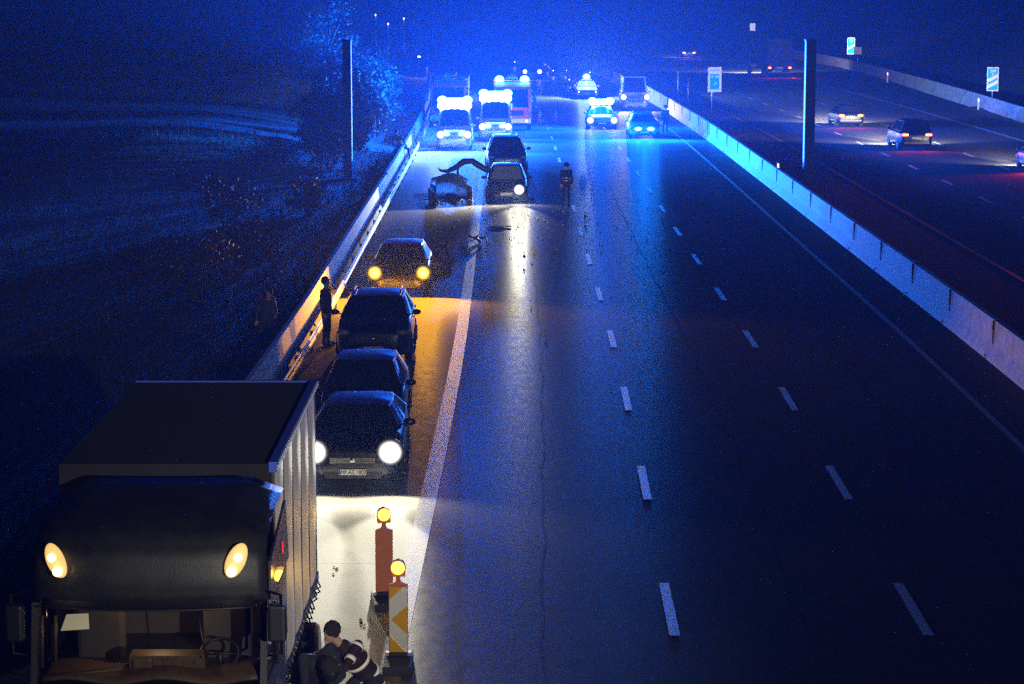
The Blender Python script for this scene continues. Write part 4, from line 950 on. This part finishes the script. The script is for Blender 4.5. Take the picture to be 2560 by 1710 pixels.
# ------------------------------------------------------------------ vegetation
def tree(name, label, x, y, h, r, seed, group, shrub=False, dense=1.0):
    rn = random.Random(seed); z0 = gz(x, y)
    t = thing(name, label, 'shrub' if shrub else 'tree', (x, y, z0), 0, group)
    q = MB(); 
    if shrub:
        for k in range(6):
            a = rn.uniform(0, 6.3); q.tube([(0, 0, -.1), (.3*r*math.cos(a), .3*r*math.sin(a), h*.4), (.6*r*math.cos(a), .6*r*math.sin(a), h*.75)], [.03, .02, .008], 5)
    else:
        q.tube([(0, 0, -.3), (.05, 0, h*.3), (-.05, .05, h*.6), (0, 0, h*.85)], [h*.022, h*.017, h*.012, .02], 8)
        for k in range(9):
            a = rn.uniform(0, 6.3); zz = h*rn.uniform(.3, .7); q.tube([(0, 0, zz), (.5*r*math.cos(a), .5*r*math.sin(a), zz+.15*h), (.85*r*math.cos(a), .85*r*math.sin(a), zz+.22*h)], [h*.008, h*.005, .01], 5)
    q.build('trunk' if not shrub else 'stem', M['bark'], t)
    q = MB(); cl = []
    for k in range(26 if not shrub else (24 if dense > 1 else 14)):
        a = rn.uniform(0, 6.3); rr = r*rn.uniform(.1, .85)**.7; zz = h*(rn.uniform(.35, .95) if not shrub else rn.uniform(.3, .85))
        sh = math.sin(math.pi*min(1, zz/h*.9+.05))**.5
        cl.append((rr*math.cos(a)*sh, rr*math.sin(a)*sh, zz, r*rn.uniform(.22, .42)))
    for (cx, cy_, cz, cr) in cl:
        for k in range(int((120 if not shrub else 90)*dense)):
            d = Vector((rn.gauss(0, 1), rn.gauss(0, 1), rn.gauss(0, .8))).normalized()*cr*rn.uniform(.3, 1.1)
            c0 = Vector((cx, cy_, cz))+d; s = rn.uniform(.05, .12)*(1.2 if not shrub else .8)*(1.9 if dense > 1 else 1)
            u = Vector((rn.gauss(0, 1), rn.gauss(0, 1), rn.gauss(0, 1))).normalized(); v = u.cross(Vector((rn.random(), rn.random(), rn.random()))).normalized()
            q.add([c0-u*s, c0+v*s*.6, c0+u*s, c0-v*s*.6], [(0, 1, 2, 3)])
    q.build('crown' if not shrub else 'foliage', M['leaf'], t)
tl_ = [(-11.2, 141, 7.5, 2.6, 'leafy tree glowing blue just left of the tall dark post'), (-15.5, 178, 6.5, 2.4, 'darker tree farther along the left bank')]
for i, (x, y, h, r, lb) in enumerate(tl_): tree('bank_tree', lb, x, y, h, r, 10+i, 'trees on the left bank')
sl_ = [(-8.6, 72, 1.7, 1.3, 'brown-lit shrub behind the wall left of the yellow lamps'), (-9.3, 66, 1.9, 1.4, 'dim shrub on the bank above the orange-lit wall'), (-8.2, 92, 1.5, 1.2, 'low shrub behind the bright stretch of left wall'),
       (-8.9, 112, 1.8, 1.3, 'shrub beside the left tall post'), (-10.5, 84, 2.0, 1.5, 'shrub highest up the bank behind the bright wall')]
for i, (x, y, h, r, lb) in enumerate(sl_): tree('verge_shrub', lb, x, y, h, r, 40+i, 'shrubs on the left verge', True)
rn = random.Random(5); q = MB()
for k in range(14000):
    y = 34+95*rn.random()**1.3; x = -6.6-rn.random()**1.4*16+off(y); z = gz(x, y)-.03; hh = rn.uniform(.12, .5); w_ = rn.uniform(.012, .035); a = rn.uniform(0, 3.1); lx = rn.gauss(0, .15); ly = rn.gauss(0, .15)
    q.add([(x-w_*math.cos(a), y-w_*math.sin(a), z), (x+w_*math.cos(a), y+w_*math.sin(a), z), (x+lx, y+ly, z+hh)], [(0, 1, 2)])
tag(q.build('grass', mat('grass_blades', (.010, .012, .006), .8, var=.4, scale=.8)), 'rough grass growing on the bank behind the left wall', kind='stuff')
hd = [(-9.0, 117, 3.6, 1.9, 'first dense bush past the left tall post'), (-9.2, 122.5, 4.4, 2.3, 'rounded dense bush level with the climbing person'), (-9.0, 128, 4.8, 2.4, 'tall dense bush beside the rescue van'),
      (-9.1, 133.5, 4.6, 2.4, 'dense bush just beyond the rescue van'), (-9.3, 139, 4.9, 2.5, 'dense bush level with the ambulance'), (-9.5, 145, 4.7, 2.5, 'dense bush before the dark fire engine'), (-9.8, 151.5, 4.8, 2.6, 'dense bush beside the dark fire engine'), (-10.4, 159, 4.6, 2.6, 'last dense bush before the bend')]
for i, (x, y, h, r, lb) in enumerate(hd): tree('verge_shrub', lb, x, y, h, r, 70+i, 'dense bushes behind the left wall', True, dense=3.2)  # foliage thickened into a row that shades the bank and haze behind
# far-off wood closing the view
rn = random.Random(77); q = MB()
for k in range(900):
    y = rn.uniform(420, 520); x = rn.uniform(-220, 220)+off(y)*0; 
    if -3 < x-off(y) < 45: continue
    cz = rn.uniform(1, 9); cr = rn.uniform(1.5, 3.2)
    for j in range(14):
        d = Vector((rn.gauss(0, 1), rn.gauss(0, 1), rn.gauss(0, 1))).normalized()*cr; u = Vector((rn.gauss(0, 1), rn.gauss(0, 1), rn.gauss(0, 1))).normalized()*.5; v = u.cross(Vector((rn.random(), .3, rn.random()))).normalized()*.4
        c0 = Vector((x, y, cz))+d; c0.z = min(12.5, max(.2, c0.z)); q.add([c0-u, c0+v, c0+u, c0-v], [(0, 1, 2, 3)])
tag(q.build('far_woods', M['leaf']), 'black far-off wood beyond the bend', kind='stuff')
